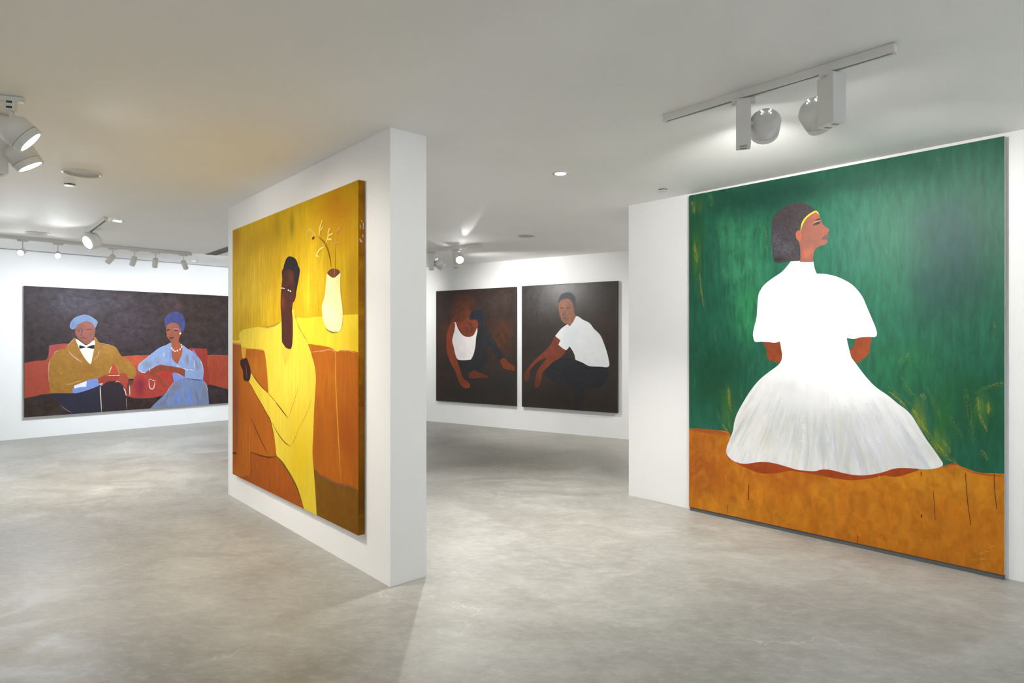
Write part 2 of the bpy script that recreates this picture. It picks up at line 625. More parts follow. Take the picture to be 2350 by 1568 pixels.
def dry_brush(name, c, k=1.0, cover=0.5, rough=0.5, opac=0.85):
    m, nd, lk, b = new_mat(name)
    uv = N(nd, 'ShaderNodeUVMap').outputs[0]
    n = noise(nd, lk, mapping(nd, lk, uv, (0.8, 4.0, 1)), 1.6, 4, 0.6)
    sep = N(nd, 'ShaderNodeSeparateXYZ')
    lk.new(uv, sep.inputs[0])
    e = mathn(nd, lk, 'ABSOLUTE', mathn(nd, lk, 'SUBTRACT', sep.outputs[1], 0.5))
    edge = maprange(nd, lk, e, 0.08, 0.5, 1, 0, 'SMOOTHSTEP')
    br = maprange(nd, lk, n.outputs[0], 0.62 - 0.5 * cover, 0.78 - 0.3 * cover, 0, 1)
    al = mathn(nd, lk, 'MULTIPLY', mathn(nd, lk, 'MULTIPLY', edge, br), opac)
    fine = noise(nd, lk, N(nd, 'ShaderNodeTexCoord').outputs['Object'], 420, 1, 0.5)     # bristle grain: bare or covered, never half
    al = mathn(nd, lk, 'GREATER_THAN', al, maprange(nd, lk, fine.outputs[0], 0.3, 0.7, 0.02, 0.98))
    b.inputs['Base Color'].default_value = rgba(c, k)
    b.inputs['Roughness'].default_value = rough
    lk.new(al, b.inputs['Alpha'])
    return m


GA, GB, GH = (1560, 300, 2.9747), (1560, 800, 2.9037), (1740, 430, 7.468)
YA, YB, YH = (510, 390, 3.5636), (510, 780, 3.3362), (520, 570, 4.75)
LF, LM, LW = (30, 640, 4.608), (100, 700, 6.272), (280, 700, 6.272)
RA, RB = (1000, 650, 5.407), (1195, 640, 5.058)


def stuff(o):
    o['kind'] = 'stuff'
    return o


# ---- the green painting ------------------------------------------------------------------
def green_painting():
    KG = 0.86
    raw = plain('raw_canvas_edge', (0.5, 0.49, 0.47, 1), 0.8)
    g = Painting(W_G, 0.05, 0.648, 2.735, 0.031, 2.626, 'painting',
                 'tall painting of a woman in a white dress seen from behind on deep green', raw)
    from_bm('gap_shade_strip', box_bm(0.004, g.w - 0.004, -g.d + 0.006, -0.004, -0.0305, 0.0), plain('gap_shade_grey', (0.10, 0.10, 0.098, 1), 0.7), g.root)  # dark strip painting the shade in the gap between canvas and floor
    P = g.paint
    bg = P('green_oil', (36, 98, 74), KG, 0.26, (7, 1.4), [
        (GA, (700, 430), (900, 160), (24, 64, 54), 0.95),
        (GA, (430, 850), (230, 380), (62, 140, 100), 0.75),
        (GA, (470, 1250), (150, 300), (52, 138, 86), 0.7),
        (GA, (1150, 760), (260, 330), (46, 98, 86), 0.55),
        (GA, (1850, 780), (380, 480), (34, 74, 76), 0.75),
        (GA, (1800, 1050), (330, 420), (34, 72, 68), 0.7),
        (GA, (90, 700), (90, 500), (34, 84, 44), 0.7),
        (GB, (250, 200), (260, 330), (24, 74, 46), 0.9),
        (GB, (1500, 120), (330, 260), (38, 104, 66), 0.7),
        (GB, (1960, 420), (300, 420), (28, 84, 48), 0.85),
        (GB, (1750, 500), (90, 330), (46, 108, 48), 0.6), (GB, (1600, 470), (70, 150), (118, 146, 54), 0.65), (GB, (1730, 640), (80, 150), (108, 138, 50), 0.6),
        (GB, (2010, 410), (70, 150), (86, 134, 60), 0.65), (GB, (330, 420), (60, 190), (72, 116, 46), 0.6), (GA, (115, 860), (40, 180), (84, 128, 48), 0.55), (GA, (110, 520), (60, 70), (78, 110, 50), 0.5)], rough=0.46, spec=0.22, mott=0.35, mcol=(38, 96, 74))
    g.full('painted_backdrop', bg)
    soil = P('orange_oil', (194, 116, 20), KG, 0.24, (3.5, 2.0), [
        (GB, (130, 760), (260, 330), (160, 78, 26), 0.85),
        (GB, (700, 860), (500, 130), (176, 92, 22), 0.6),
        (GB, (1750, 900), (560, 130), (208, 136, 26), 0.8),
        (GB, (1300, 1400), (900, 190), (184, 100, 14), 0.8),
        (GB, (480, 1120), (330, 140), (188, 118, 24), 0.6)], rough=0.5, mott=0.5, mcol=(212, 140, 36))
    g.shape('painted_ground', [(GB, [(50, 533, 1), (150, 538), (240, 545), (330, 560), (350, 640), (500, 720), (900, 760), (1400, 760), (1700, 795),
                                     (1760, 780), (1830, 766), (1880, 788), (1990, 826), (2100, 832), (2190, 838, 1), (2190, 1560, 1), (50, 1090, 1)])], soil)
    g.shape('painted_ground_shade', [(GB, [(335, 720), (380, 765), (450, 800), (540, 832), (640, 832), (740, 815), (830, 828), (930, 845), (1030, 866), (1150, 878), (1270, 866),
                                           (1360, 848), (1440, 856), (1530, 832), (1590, 800), (1400, 755), (900, 750), (500, 715)])],
            P('rust_oil', (160, 66, 20), KG, 0.2, (3, 3)))
    rim = dry_brush('rust_dry_brush', (162, 66, 22), KG, 0.75)
    stuff(g.strokes('painted_rust_strokes', [(GB, [(60, 542), (150, 548), (250, 560), (350, 575)], 34), (GB, [(1755, 795), (1800, 775), (1860, 772)], 16),
                                             (GB, [(1880, 800), (2000, 836), (2165, 850)], 18), (GB, [(330, 600), (320, 700), (345, 760)], 16)], rim, joined=True))
    # arms, then the dress over them
    skin = P('arm_oil', (146, 70, 36), KG, 0.18, (5, 3), mott=0.4, mcol=(120, 48, 26))
    g.shape('painted_arm', [(GA, [(575, 1440), (690, 1440), (700, 1500), (705, 1547)]), (GB, [(690, 0), (690, 50), (678, 84), (655, 96), (620, 86), (590, 72), (580, 40), (575, 0)])], skin)
    g.shape('painted_arm', [(GA, [(1195, 1415), (1250, 1405), (1306, 1408), (1300, 1470), (1292, 1545)]),
                            (GB, [(1268, 0), (1260, 30), (1235, 60), (1200, 86), (1175, 96), (1140, 60), (1130, 10)]), (GA, [(1166, 1500), (1185, 1470), (1198, 1440)])], skin)
    dress_mat = P('white_dress_oil', (248, 248, 250), KG, 0.05, (8, 1.2), [
        (GB, (1000, 600), (900, 420), (204, 207, 207), 0.95), (GB, (500, 560), (180, 260), (226, 224, 208), 0.6),
        (GB, (930, 330), (170, 130), (236, 236, 238), 0.5), (GB, (1350, 620), (250, 150), (222, 224, 236), 0.5)], rough=0.5, bump=0.15,
        fan=(GB, (900, -330), 0.62, 1.15, [((182, 188, 202), 26, 0.47, 0.7, 0.75), ((214, 210, 186), 19, 0.5, 0.72, 0.6), ((236, 237, 240), 30, 0.5, 0.68, 0.85)]))
    dress = g.shape('painted_dress', [
        (GA, [(758, 893, 1), (840, 889), (912, 893, 1), (922, 945), (935, 976, 1), (1000, 980), (1080, 1000), (1160, 1040), (1210, 1085), (1250, 1140), (1280, 1210),
              (1310, 1280), (1335, 1340), (1346, 1383), (1336, 1407), (1290, 1408), (1240, 1410), (1190, 1421), (1140, 1416, 1), (1146, 1450), (1158, 1500), (1170, 1545)]),
        (GB, [(1146, 64), (1172, 98), (1210, 150), (1255, 205), (1310, 260), (1390, 315), (1450, 365), (1510, 410), (1552, 457), (1590, 520), (1640, 600), (1690, 670),
              (1735, 735), (1754, 768), (1742, 788), (1700, 800), (1640, 806), (1560, 800), (1480, 797), (1420, 803), (1370, 820), (1310, 835), (1230, 846), (1160, 843),
              (1090, 830), (1030, 815), (985, 807), (940, 808), (900, 818), (840, 815), (780, 808), (720, 790), (650, 770), (580, 757), (520, 758), (450, 768), (400, 765),
              (350, 745), (320, 715), (310, 688), (316, 650), (335, 600), (354, 550), (364, 490), (380, 440), (405, 390), (440, 330), (480, 270), (530, 210), (590, 160),
              (650, 116), (676, 82), (682, 40), (681, 5)]),
        (GA, [(697, 1520), (690, 1470), (683, 1440, 1), (650, 1448), (610, 1444), (560, 1442), (514, 1441), (502, 1410), (500, 1383), (511, 1330), (525, 1270), (530, 1200),
              (536, 1130), (550, 1090), (580, 1050), (630, 1010), (690, 970), (726, 934)])], dress_mat)
    rnd = random.Random(5)
    for nm, cc, cnt, seed in (('painted_grey_strokes', (200, 205, 216), 9, 1), ('painted_pale_strokes', (246, 246, 248), 9, 3)):
        runs = []
        for i in range(cnt):
            s = rnd.random()
            x0, x1 = 640 + 560 * s, 380 + 1300 * s
            a0 = 0.25 + 0.5 * rnd.random()
            a1 = min(0.97, a0 + 0.14 + 0.22 * rnd.random())
            ytop, ybot = 120 + 130 * abs(s - 0.45), 735 + 60 * math.sin(s * 3)
            jit = rnd.uniform(-14, 14)
            pts = []
            for q in (a0, (a0 + a1) / 2, a1):
                pts.append((x0 + (x1 - x0) * q ** 1.2 + jit, ytop + (ybot - ytop) * q))
            runs.append((GB, pts, rnd.uniform(22, 52)))
        stuff(g.strokes(nm, runs, dry_brush(nm + '_oil', cc, KG, 0.6, opac=0.5), dress, seed=seed, joined=True))
    line = P('dress_line_oil', (225, 228, 236), KG, 0.05)
    g.strokes('painted_collar_line', [(GA, [(730, 990), (800, 1020), (880, 1018), (935, 985)], 4)], line, dress)
    # head
    face_mat = P('face_oil', (148, 92, 78), KG, 0.12, (5, 4), [
        (GH, (850, 1130), (150, 160), (168, 98, 76), 0.85), (GH, (900, 830), (170, 150), (146, 94, 78), 0.6), (GH, (1150, 760), (80, 70), (172, 86, 74), 0.7),
        (GH, (980, 500), (120, 60), (182, 96, 76), 0.6)])
    face = g.shape('painted_face', [(GH, [(722, 760), (745, 670), (790, 580), (850, 510), (920, 460), (990, 435), (1040, 472), (1060, 520), (1080, 560), (1100, 620), (1140, 665), (1180, 692),
                                          (1213, 722), (1205, 760), (1182, 788), (1202, 815), (1212, 850), (1200, 888), (1180, 905), (1192, 935), (1170, 965), (1120, 990), (1050, 1010),
                                          (1000, 1040), (965, 1090), (950, 1150), (942, 1220), (942, 1282, 1), (715, 1282, 1), (715, 1100), (705, 980), (690, 900), (660, 870), (650, 800), (680, 745)])], face_mat)
    hair_mat = P('hair_oil', (66, 60, 64), KG, 0.35, (9, 7), [(GH, (330, 900), (110, 330), (84, 82, 94), 0.6), (GH, (560, 500), (260, 220), (70, 56, 58), 0.6),
                                                              (GH, (340, 1250), (160, 60), (40, 34, 38), 0.8), (GH, (480, 1060), (150, 150), (88, 90, 96), 0.5)], rough=0.5, bump=0.6, scale=8)
    g.shape('painted_hair', [(GH, [(998, 405), (930, 350), (850, 292), (760, 262), (680, 262), (600, 275), (500, 305), (400, 370), (310, 440), (262, 510), (240, 600), (230, 720),
                                   (224, 850), (232, 960), (245, 1080), (255, 1180), (264, 1240), (292, 1282), (350, 1302), (420, 1290), (480, 1280), (560, 1268), (640, 1266), (705, 1262),
                                   (724, 1230), (722, 1100), (715, 1000), (700, 950), (660, 890), (645, 830), (650, 770), (690, 735), (720, 700), (745, 620), (790, 540), (850, 470), (930, 420)])], hair_mat)
    g.shape('painted_ear', [(GH, [(650, 775), (688, 740), (718, 748), (738, 830), (732, 900), (704, 925), (664, 890), (645, 830)])], P('ear_oil', (180, 98, 74), KG, 0.1), face)
    band = g.strokes('painted_hair_band', [(GH, [(728, 760), (738, 690), (758, 620), (800, 548), (860, 487), (930, 440), (985, 415), (1020, 438), (1048, 474)], 27)],
                     P('yellow_band_oil', (240, 204, 66), KG, 0.15, (12, 12)))
    dark = P('feature_oil', (56, 44, 50), KG, 0.2)
    g.shape('painted_eyebrow', [(GH, [(950, 600), (985, 565), (1030, 540), (1068, 534), (1062, 552), (1010, 572)])], dark, face)
    g.shape('painted_eye', [(GH, [(942, 632), (985, 608), (1040, 592), (1074, 596), (1050, 625), (985, 652), (948, 652)])], P('eye_oil', (78, 64, 70), KG, 0.2), face)
    g.strokes('painted_eyelid', [(GH, [(942, 622), (975, 592), (1010, 580), (1055, 570)], 14)], P('lid_oil', (196, 164, 104), KG, 0.2), face)
    g.strokes('painted_pupil', [(GH, [(975, 625), (1010, 612), (1045, 605)], 16)], dark, face)
    g.shape('painted_lips', [(GH, [(1084, 882), (1120, 842), (1160, 816), (1196, 810), (1208, 850), (1200, 888), (1150, 899), (1105, 893)])], P('lip_oil', (94, 80, 80), KG, 0.15), face)
    g.strokes('painted_nostril', [(GH, [(1120, 800), (1145, 775), (1165, 790)], 9)], P('nose_oil', (140, 66, 56), KG, 0.1), face)
    # loose brushwork
    lime = dry_brush('lime_dry_brush', (150, 158, 48), KG, 0.5, opac=0.75)
    moss = dry_brush('moss_dry_brush', (84, 130, 54), KG, 0.5, opac=0.55)
    stuff(g.strokes('painted_lime_strokes', [
        (GA, [(98, 740), (108, 820), (122, 905)], 26), (GA, [(135, 970), (145, 1080), (165, 1210)], 16), (GA, [(80, 480), (92, 520), (100, 565)], 24),
        (GB, [(1385, 285), (1450, 330), (1520, 405)], 26), (GB, [(1545, 400), (1590, 460), (1630, 530)], 38), (GB, [(1600, 480), (1660, 580), (1720, 680)], 34),
        (GB, [(1690, 620), (1760, 700), (1850, 765)], 40), (GB, [(1740, 600), (1790, 660), (1800, 700)], 18), (GB, [(1990, 430), (2020, 490), (2052, 560)], 22),
        (GB, [(1985, 320), (1985, 370), (2000, 430)], 24), (GB, [(2050, 350), (2055, 390), (2060, 440)], 26), (GB, [(2005, 675), (2030, 705), (2052, 745)], 28),
        (GB, [(2075, 250), (2120, 235), (2165, 225)], 22), (GB, [(1600, 305), (1620, 320), (1640, 345)], 34), (GB, [(285, 500), (300, 530), (330, 555)], 18),
        (GB, [(325, 490), (335, 530), (345, 560)], 14), (GB, [(325, 250), (330, 330), (345, 430)], 22)], lime, seed=4, joined=True))
    stuff(g.strokes('painted_moss_strokes', [
        (GA, [(205, 430), (212, 470), (222, 520)], 40), (GA, [(236, 1320), (240, 1390), (246, 1450)], 18), (GA, [(1405, 790), (1410, 820), (1412, 850)], 14),
        (GB, [(250, 400), (258, 450), (270, 500)], 34), (GB, [(95, 170), (98, 210), (100, 260)], 14), (GB, [(165, 15), (172, 40), (185, 60)], 16), (GB, [(405, 250), (412, 300), (415, 350)], 26),
        (GB, [(1960, 300), (2040, 265), (2165, 245)], 40), (GB, [(1790, 440), (1840, 520), (1880, 600)], 40), (GB, [(1900, 260), (1930, 420), (1960, 640)], 50),
        (GB, [(1450, 110), (1500, 60), (1520, 20)], 40), (GB, [(1470, 180), (1560, 330), (1640, 500)], 44), (GB, [(1380, 250), (1500, 340), (1600, 430)], 30),
        (GB, [(1640, 250), (1700, 380), (1740, 480)], 40), (GA, [(1760, 180), (1762, 205), (1766, 230)], 16), (GA, [(580, 640), (590, 740), (600, 860)], 26),
        (GA, [(2140, 1280), (2150, 1350), (2140, 1440)], 26)], moss, seed=6, joined=True))
    drip = P('drip_oil', (88, 36, 22), KG, 0.2)
    g.strokes('painted_drips', [(GB, [(460, 905), (460, 960), (459, 1010)], 5), (GB, [(320, 1040), (320, 1070), (321, 1098)], 3), (GB, [(1690, 950), (1697, 1050), (1703, 1145)], 3),
                                (GB, [(1904, 830), (1918, 1020), (1940, 1175)], 4), (GB, [(2094, 835), (2100, 960), (2113, 1070)], 4), (GB, [(1610, 1106), (1611, 1116), (1612, 1128)], 8),
                                (GB, [(1186, 1248), (1186, 1270), (1185, 1292)], 3), (GB, [(1608, 820), (1609, 838), (1610, 852)], 5)], drip, taper=False)
    dab = dry_brush('gold_dry_brush', (226, 164, 50), KG, 0.5)
    stuff(g.strokes('painted_gold_dabs', [(GB, [(1432, 1095), (1430, 1115), (1426, 1132)], 10), (GB, [(1190, 1228), (1200, 1240), (1212, 1252)], 12), (GB, [(305, 840), (308, 860), (312, 885)], 12),
                                          (GB, [(1995, 1372), (2030, 1358), (2065, 1350)], 18), (GB, [(1945, 1412), (1990, 1404), (2045, 1400)], 22), (GB, [(2055, 1325), (2080, 1316), (2105, 1312)], 14),
                                          (GB, [(1325, 838), (1327, 855), (1329, 872)], 12), 
                                          
                                          ], dab, seed=9, joined=True))


green_painting()


# ---- the yellow painting -----------------------------------------------------------------
def yellow_painting():
    K = 0.84
    dummy = plain('tmp', (0.5, 0.4, 0.1, 1))
    g = Painting(W_Y, 0.045, 0.268, 2.593, 0.236, 2.392, 'painting',
                 'yellow painting of a seated man in a yellow robe beside a vase', dummy)
    P = lambda *a, **k: g.paint(*a, **{**dict(rough=0.75, spec=0.08), **k})
    edge = P('ochre_edge_oil', (150, 96, 14), K, 0.3, (4, 2), [(YB, (1060, 1200), (200, 520), (98, 64, 14), 0.9), (YB, (1060, 600), (160, 330), (120, 62, 16), 0.8)], mott=0.3, mcol=(190, 140, 30))
    g.root.children[0].data.materials[0] = edge
    bpy.data.materials.remove(dummy)
    bg = P('yellow_oil', (206, 166, 18), K, 0.16, (8, 0.9), [
        (YA, (960, 330), (280, 380), (180, 120, 8), 0.9), (YA, (380, 560), (330, 150), (186, 146, 12), 0.75), (YA, (572, 440), (26, 150), (116, 110, 14), 0.7),
        (YA, (450, 450), (34, 160), (146, 128, 14), 0.5), (YA, (280, 1000), (230, 330), (230, 192, 44), 0.8), (YA, (720, 950), (140, 420), (232, 196, 40), 0.85),
        (YA, (1070, 900), (80, 500), (190, 140, 10), 0.8), (YA, (110, 560), (50, 200), (178, 124, 8), 0.8), (YA, (430, 900), (60, 330), (206, 160, 12), 0.6)],
        mott=0.25, mcol=(186, 150, 16))
    g.full('painted_backdrop', bg)
    ledge = P('pale_yellow_oil', (236, 206, 52), K, 0.12, (5, 1), [(YA, (1080, 1400), (90, 200), (222, 180, 30), 0.7)])
    g.shape('painted_sofa_back_edge', [(YA, [(600, 1235), (690, 1213), (820, 1198), (1000, 1186), (1120, 1182, 1), (1120, 1520, 1), (700, 1520, 1)])], ledge)
    g.shape('painted_sofa_back_edge', [(YA, [(60, 1388, 1), (110, 1398), (160, 1392), (170, 1450), (60, 1450, 1)])], ledge)
    sofa = P('orange_sofa_oil', (182, 100, 22), K, 0.14, (6, 1), [
        (YB, (90, 500), (60, 700), (146, 72, 26), 0.85), (YB, (960, 700), (160, 330), (158, 76, 18), 0.7), (YB, (740, 800), (60, 400), (158, 88, 16), 0.7),
        (YB, (290, 200), (110, 130), (190, 116, 26), 0.7), (YB, (780, 330), (110, 200), (190, 110, 22), 0.7), (YB, (280, 620), (140, 200), (170, 92, 24), 0.6)], mott=0.25, mcol=(170, 84, 20))
    g.shape('painted_sofa', [(YB, [(50, 18, 1), (100, 24), (150, 32), (170, 66), (250, 72), (340, 84), (500, 60), (650, 34), (720, 40), (800, 52), (846, 68), (874, 90), (905, 80), (950, 80), (1000, 86),
                                   (1060, 100, 1), (1060, 1560, 1), (50, 1040, 1)])], sofa)
    seat = P('rust_seat_oil', (166, 84, 24), K, 0.14, (4, 2), [(YB, (140, 1000), (90, 160), (134, 62, 26), 0.8), (YB, (440, 1050), (150, 160), (172, 92, 22), 0.6)])
    g.shape('painted_seat', [(YB, [(215, 858), (290, 882), (355, 898), (415, 894), (455, 930), (492, 985), (532, 1050), (572, 1130), (602, 1220), (632, 1320, 1), (632, 1360, 1), (50, 1060, 1), (200, 1040), (208, 950)])], seat)
    g.shape('painted_sofa_base', [(YB, [(702, 1012), (760, 1045), (860, 1098), (980, 1132), (1060, 1160, 1), (1060, 1560, 1), (715, 1400, 1)])],
            P('olive_oil', (128, 84, 16), K, 0.14, (3, 3), mott=0.3, mcol=(112, 72, 14)))
    brown = P('brown_line_oil', (86, 52, 24), K, 0.2)
    soft_brown = dry_brush('brown_dry_brush', (104, 66, 26), K, 0.6)
    gold = P('gold_line_oil', (208, 152, 44), K, 0.15)
    pale = P('pale_line_oil', (228, 186, 110), K, 0.15)
    g.strokes('painted_sofa_seam', [(YB, [(866, 92), (868, 280), (882, 600), (896, 850), (911, 1108)], 10)], gold)
    stuff(g.strokes('painted_sofa_highlights', [(YB, [(670, 96), (760, 86), (835, 76), (866, 100), (868, 150)], 9), (YB, [(880, 92), (950, 82), (1030, 100)], 8), (YB, [(68, 26), (110, 30), (150, 36)], 9)], dry_brush('peach_dry_brush', (226, 160, 84), K, 0.6), joined=True))
    stuff(g.strokes('painted_sofa_shade', [(YB, [(715, 1020), (790, 1060), (870, 1106), (980, 1132), (1046, 1156)], 22), (YB, [(706, 900), (710, 1000), (716, 1120)], 8), (YB, [(110, 330), (112, 600), (108, 850)], 22)], soft_brown, joined=True))
    g.strokes('painted_dark_lines', [(YB, [(75, 866), (95, 868), (112, 872)], 9), (YB, [(215, 860), (285, 884), (356, 900), (416, 894)], 6), (YB, [(222, 600), (280, 735), (356, 888)], 6)], brown)
    g.strokes('painted_thin_lines', [(YB, [(216, 640), (210, 800), (205, 1095)], 4), (YB, [(266, 930), (267, 970), (269, 1010)], 4)], gold)
    # robe
    robe_mat = P('lemon_robe_oil', (234, 206, 66), K, 0.10, (7, 0.9), [(YB, (600, 900), (160, 500), (226, 190, 30), 0.85), (YB, (520, 300), (180, 250), (244, 222, 78), 0.7), (YB, (250, 20), (150, 60), (240, 210, 60), 0.5)], bump=0.2)
    robe = g.shape('painted_robe', [
        (YA, [(478, 1243), (440, 1270), (380, 1286), (300, 1284), (220, 1298), (165, 1312), (140, 1350), (148, 1400)]),
        (YB, [(148, 60), (152, 88), (172, 92), (188, 66), (250, 70), (316, 78), (334, 150), (343, 230), (350, 330), (355, 412, 1), (300, 360), (256, 305), (224, 255), (212, 285), (206, 320),
              (226, 352), (262, 422), (312, 512), (346, 570), (370, 622), (382, 662), (396, 742), (410, 832), (420, 890), (456, 930), (492, 985), (532, 1050), (572, 1130), (602, 1216), (634, 1330, 1), (726, 1400, 1),
              (720, 1260), (713, 1150), (706, 1050), (697, 950), (692, 850), (698, 700), (706, 520), (713, 400), (718, 290), (706, 190), (688, 128)]),
        (YA, [(722, 1480), (690, 1400), (650, 1330), (620, 1270), (596, 1200), (578, 1140)])], robe_mat)
    g.shape('painted_collar', [(YH, [(606, 1090), (660, 1080), (712, 1075), (640, 1275)])], P('collar_oil', (232, 192, 66), K, 0.08), robe)
    g.strokes('painted_fold_line', [(YB, [(405, 470), (452, 532), (508, 606)], 6), (YB, [(374, 620), (430, 722), (480, 786), (524, 818)], 5), (YB, [(352, 408), (380, 440), (410, 476)], 3),
                                    (YB, [(206, 322), (262, 424), (346, 572), (372, 624), (398, 745), (412, 836)], 5), (YB, [(222, 250), (256, 303), (300, 358), (354, 410)], 4)], brown, robe)
    g.strokes('painted_fold_line', [(YB, [(508, 606), (545, 490), (590, 340)], 3), (YB, [(524, 818), (560, 752), (602, 640)], 3), (YB, [(694, 420), (650, 560), (600, 650)], 2)], P('ochre_line_oil', (176, 138, 44), K, 0.2), robe)
    g.strokes('painted_leg_outline', [(YB, [(418, 890), (456, 930), (492, 985), (532, 1050), (572, 1130), (602, 1216), (630, 1310)], 11)], P('moss_line_oil', (84, 84, 34), K, 0.2), robe)
    stuff(g.strokes('painted_shoulder_shade', [(YA, [(300, 1284), (380, 1288), (440, 1268), (480, 1240)], 11), (YA, [(578, 1140), (600, 1210), (640, 1310), (700, 1410)], 9)], dry_brush('ochre_dry_brush', (150, 118, 20), K, 0.5), robe, joined=True))
    # head and hand
    face = g.shape('painted_face', [(YH, [(610, 232), (690, 198), (744, 262), (748, 400), (758, 482), (755, 530), (740, 575), (722, 600), (715, 680), (722, 760), (725, 900), (721, 1000), (713, 1070), (695, 1099),
                                          (650, 1085), (620, 1045), (605, 1010), (603, 880), (599, 760), (592, 640), (592, 560), (598, 440), (608, 340)])],
                   P('dark_skin_oil', (74, 38, 30), K, 0.15, (4, 3), [(YH, (620, 600), (30, 110), (112, 56, 36), 0.8), (YH, (700, 330), (40, 90), (96, 52, 36), 0.6), (YH, (712, 760), (16, 330), (98, 40, 34), 0.6)]))
    g.shape('painted_hair', [(YH, [(612, 320), (620, 220), (635, 160), (656, 110), (690, 87), (745, 108), (771, 150), (781, 190), (799, 235), (790, 320), (771, 420), (756, 486), (746, 470), (738, 330), (730, 265), (690, 228), (640, 238), (620, 300)])],
            P('black_hair_oil', (40, 33, 37), K, 0.3, (7, 7), bump=0.5))
    g.dots('painted_eye_white', YH, [(607, 432, 8), (628, 436, 7), (677, 457, 8), (698, 467, 8)], P('eye_white_oil', (240, 236, 226), K, 0.05), face)
    g.strokes('painted_eye_line', [(YH, [(600, 428), (618, 424), (640, 434)], 5), (YH, [(664, 448), (684, 444), (712, 462)], 5), (YH, [(668, 440), (695, 410), (730, 432)], 5), (YH, [(640, 460), (636, 540), (612, 560)], 4)], P('lash_oil', (36, 22, 20), K, 0.1), face)
    hand = g.shape('painted_hand', [(YH, [(150, 1240), (164, 1208), (196, 1195), (226, 1208), (242, 1255), (258, 1300), (266, 1360), (258, 1420), (240, 1447), (205, 1446), (185, 1420), (180, 1340), (156, 1280)])], P('hand_oil', (62, 31, 28), K, 0.2))
    g.strokes('painted_finger_line', [(YH, [(212, 1260), (218, 1330), (226, 1430)], 7), (YH, [(168, 1215), (182, 1205), (200, 1202)], 6)], P('finger_oil', (132, 84, 70), K, 0.1), hand)
    g.shape('painted_cup', [(YH, [(164, 1085), (190, 1075), (216, 1090), (212, 1150), (205, 1195), (176, 1195), (168, 1140)])], P('cup_oil', (224, 168, 56), K, 0.15))
    # vase with stems
    vase = g.shape('painted_vase', [(YA, [(862, 850), (884, 872), (916, 884), (950, 856), (970, 844), (969, 900), (971, 1020), (985, 1120), (988, 1220), (975, 1300), (940, 1330), (900, 1325), (862, 1302), (832, 1240),
                                          (820, 1180), (817, 1110), (836, 1050), (846, 980), (852, 900)])], P('cream_vase_oil', (248, 236, 172), K, 0.07, (5, 3), [(YA, (900, 1180), (70, 130), (252, 244, 206), 0.6), (YA, (960, 900), (40, 120), (244, 224, 140), 0.6)]))
    g.shape('painted_vase_mouth', [(YA, [(862, 846), (885, 815), (912, 808), (945, 814), (964, 840), (942, 866), (916, 882), (884, 868)])], P('vase_mouth_oil', (112, 66, 44), K, 0.25, (20, 3)), vase)
    stuff(g.strokes('painted_vase_base', [(YA, [(845, 1298), (898, 1327), (945, 1324)], 11)], dry_brush('umber_dry_brush', (82, 60, 26), K, 0.65), vase, joined=True))
    stem = g.strokes('painted_stem', [(YA, [(893, 800), (884, 730), (862, 645), (832, 588), (786, 548)], 8), (YA, [(905, 875), (903, 840), (898, 812)], 6)], P('stem_oil', (128, 86, 22), K, 0.15))
    g.strokes('painted_stem', [(YA, [(922, 880), (924, 760), (926, 600)], 5)], P('stem_gold_oil', (196, 140, 26), K, 0.15))
    leaf = P('pale_leaf_oil', (232, 204, 96), K, 0.12)
    g.strokes('painted_leaf', [(YA, [(799, 545), (800, 480), (826, 402)], 13), (YA, [(800, 500), (818, 478), (832, 455)], 9), (YA, [(846, 612), (866, 550), (874, 495), (888, 478)], 12), (YA, [(868, 545), (886, 530), (912, 520)], 9),
                               (YA, [(862, 570), (880, 566), (900, 572)], 8), (YA, [(840, 632), (802, 650), (776, 696), (798, 712)], 12), (YA, [(780, 690), (770, 700), (764, 704)], 9)], leaf)
    stuff(g.strokes('painted_leaf_strokes', [(YA, [(688, 565), (692, 520), (720, 488), (748, 515), (770, 540)], 16)], dry_brush('leaf_dry_brush', (226, 196, 80), K, 0.5), joined=True))
    stuff(g.strokes('painted_orange_leaves', [(YA, [(888, 602), (920, 600), (966, 584)], 16), (YA, [(930, 540), (945, 505), (972, 460)], 18)], dry_brush('amber_dry_brush', (226, 158, 26), K, 0.5), joined=True))
    g.strokes('painted_bud', [(YA, [(738, 566), (746, 558), (756, 552)], 12)], brown)
    # flecks of bare white on the right turned edge
    rnd = random.Random(3)
    fm = plain('fleck_white', (0.8, 0.78, 0.7, 1))
    for i in range(9):
        z = g.h * (0.80 + 0.10 * rnd.random())
        y0 = -g.d + 0.008 + 0.026 * rnd.random()
        w, hh = rnd.uniform(0.002, 0.004), rnd.uniform(0.006, 0.02)
        from_bm('bare_fleck', box_bm(g.w - 0.0004, g.w + 0.0006, y0, y0 + w, z, z + hh), fm, g.root)


yellow_painting()


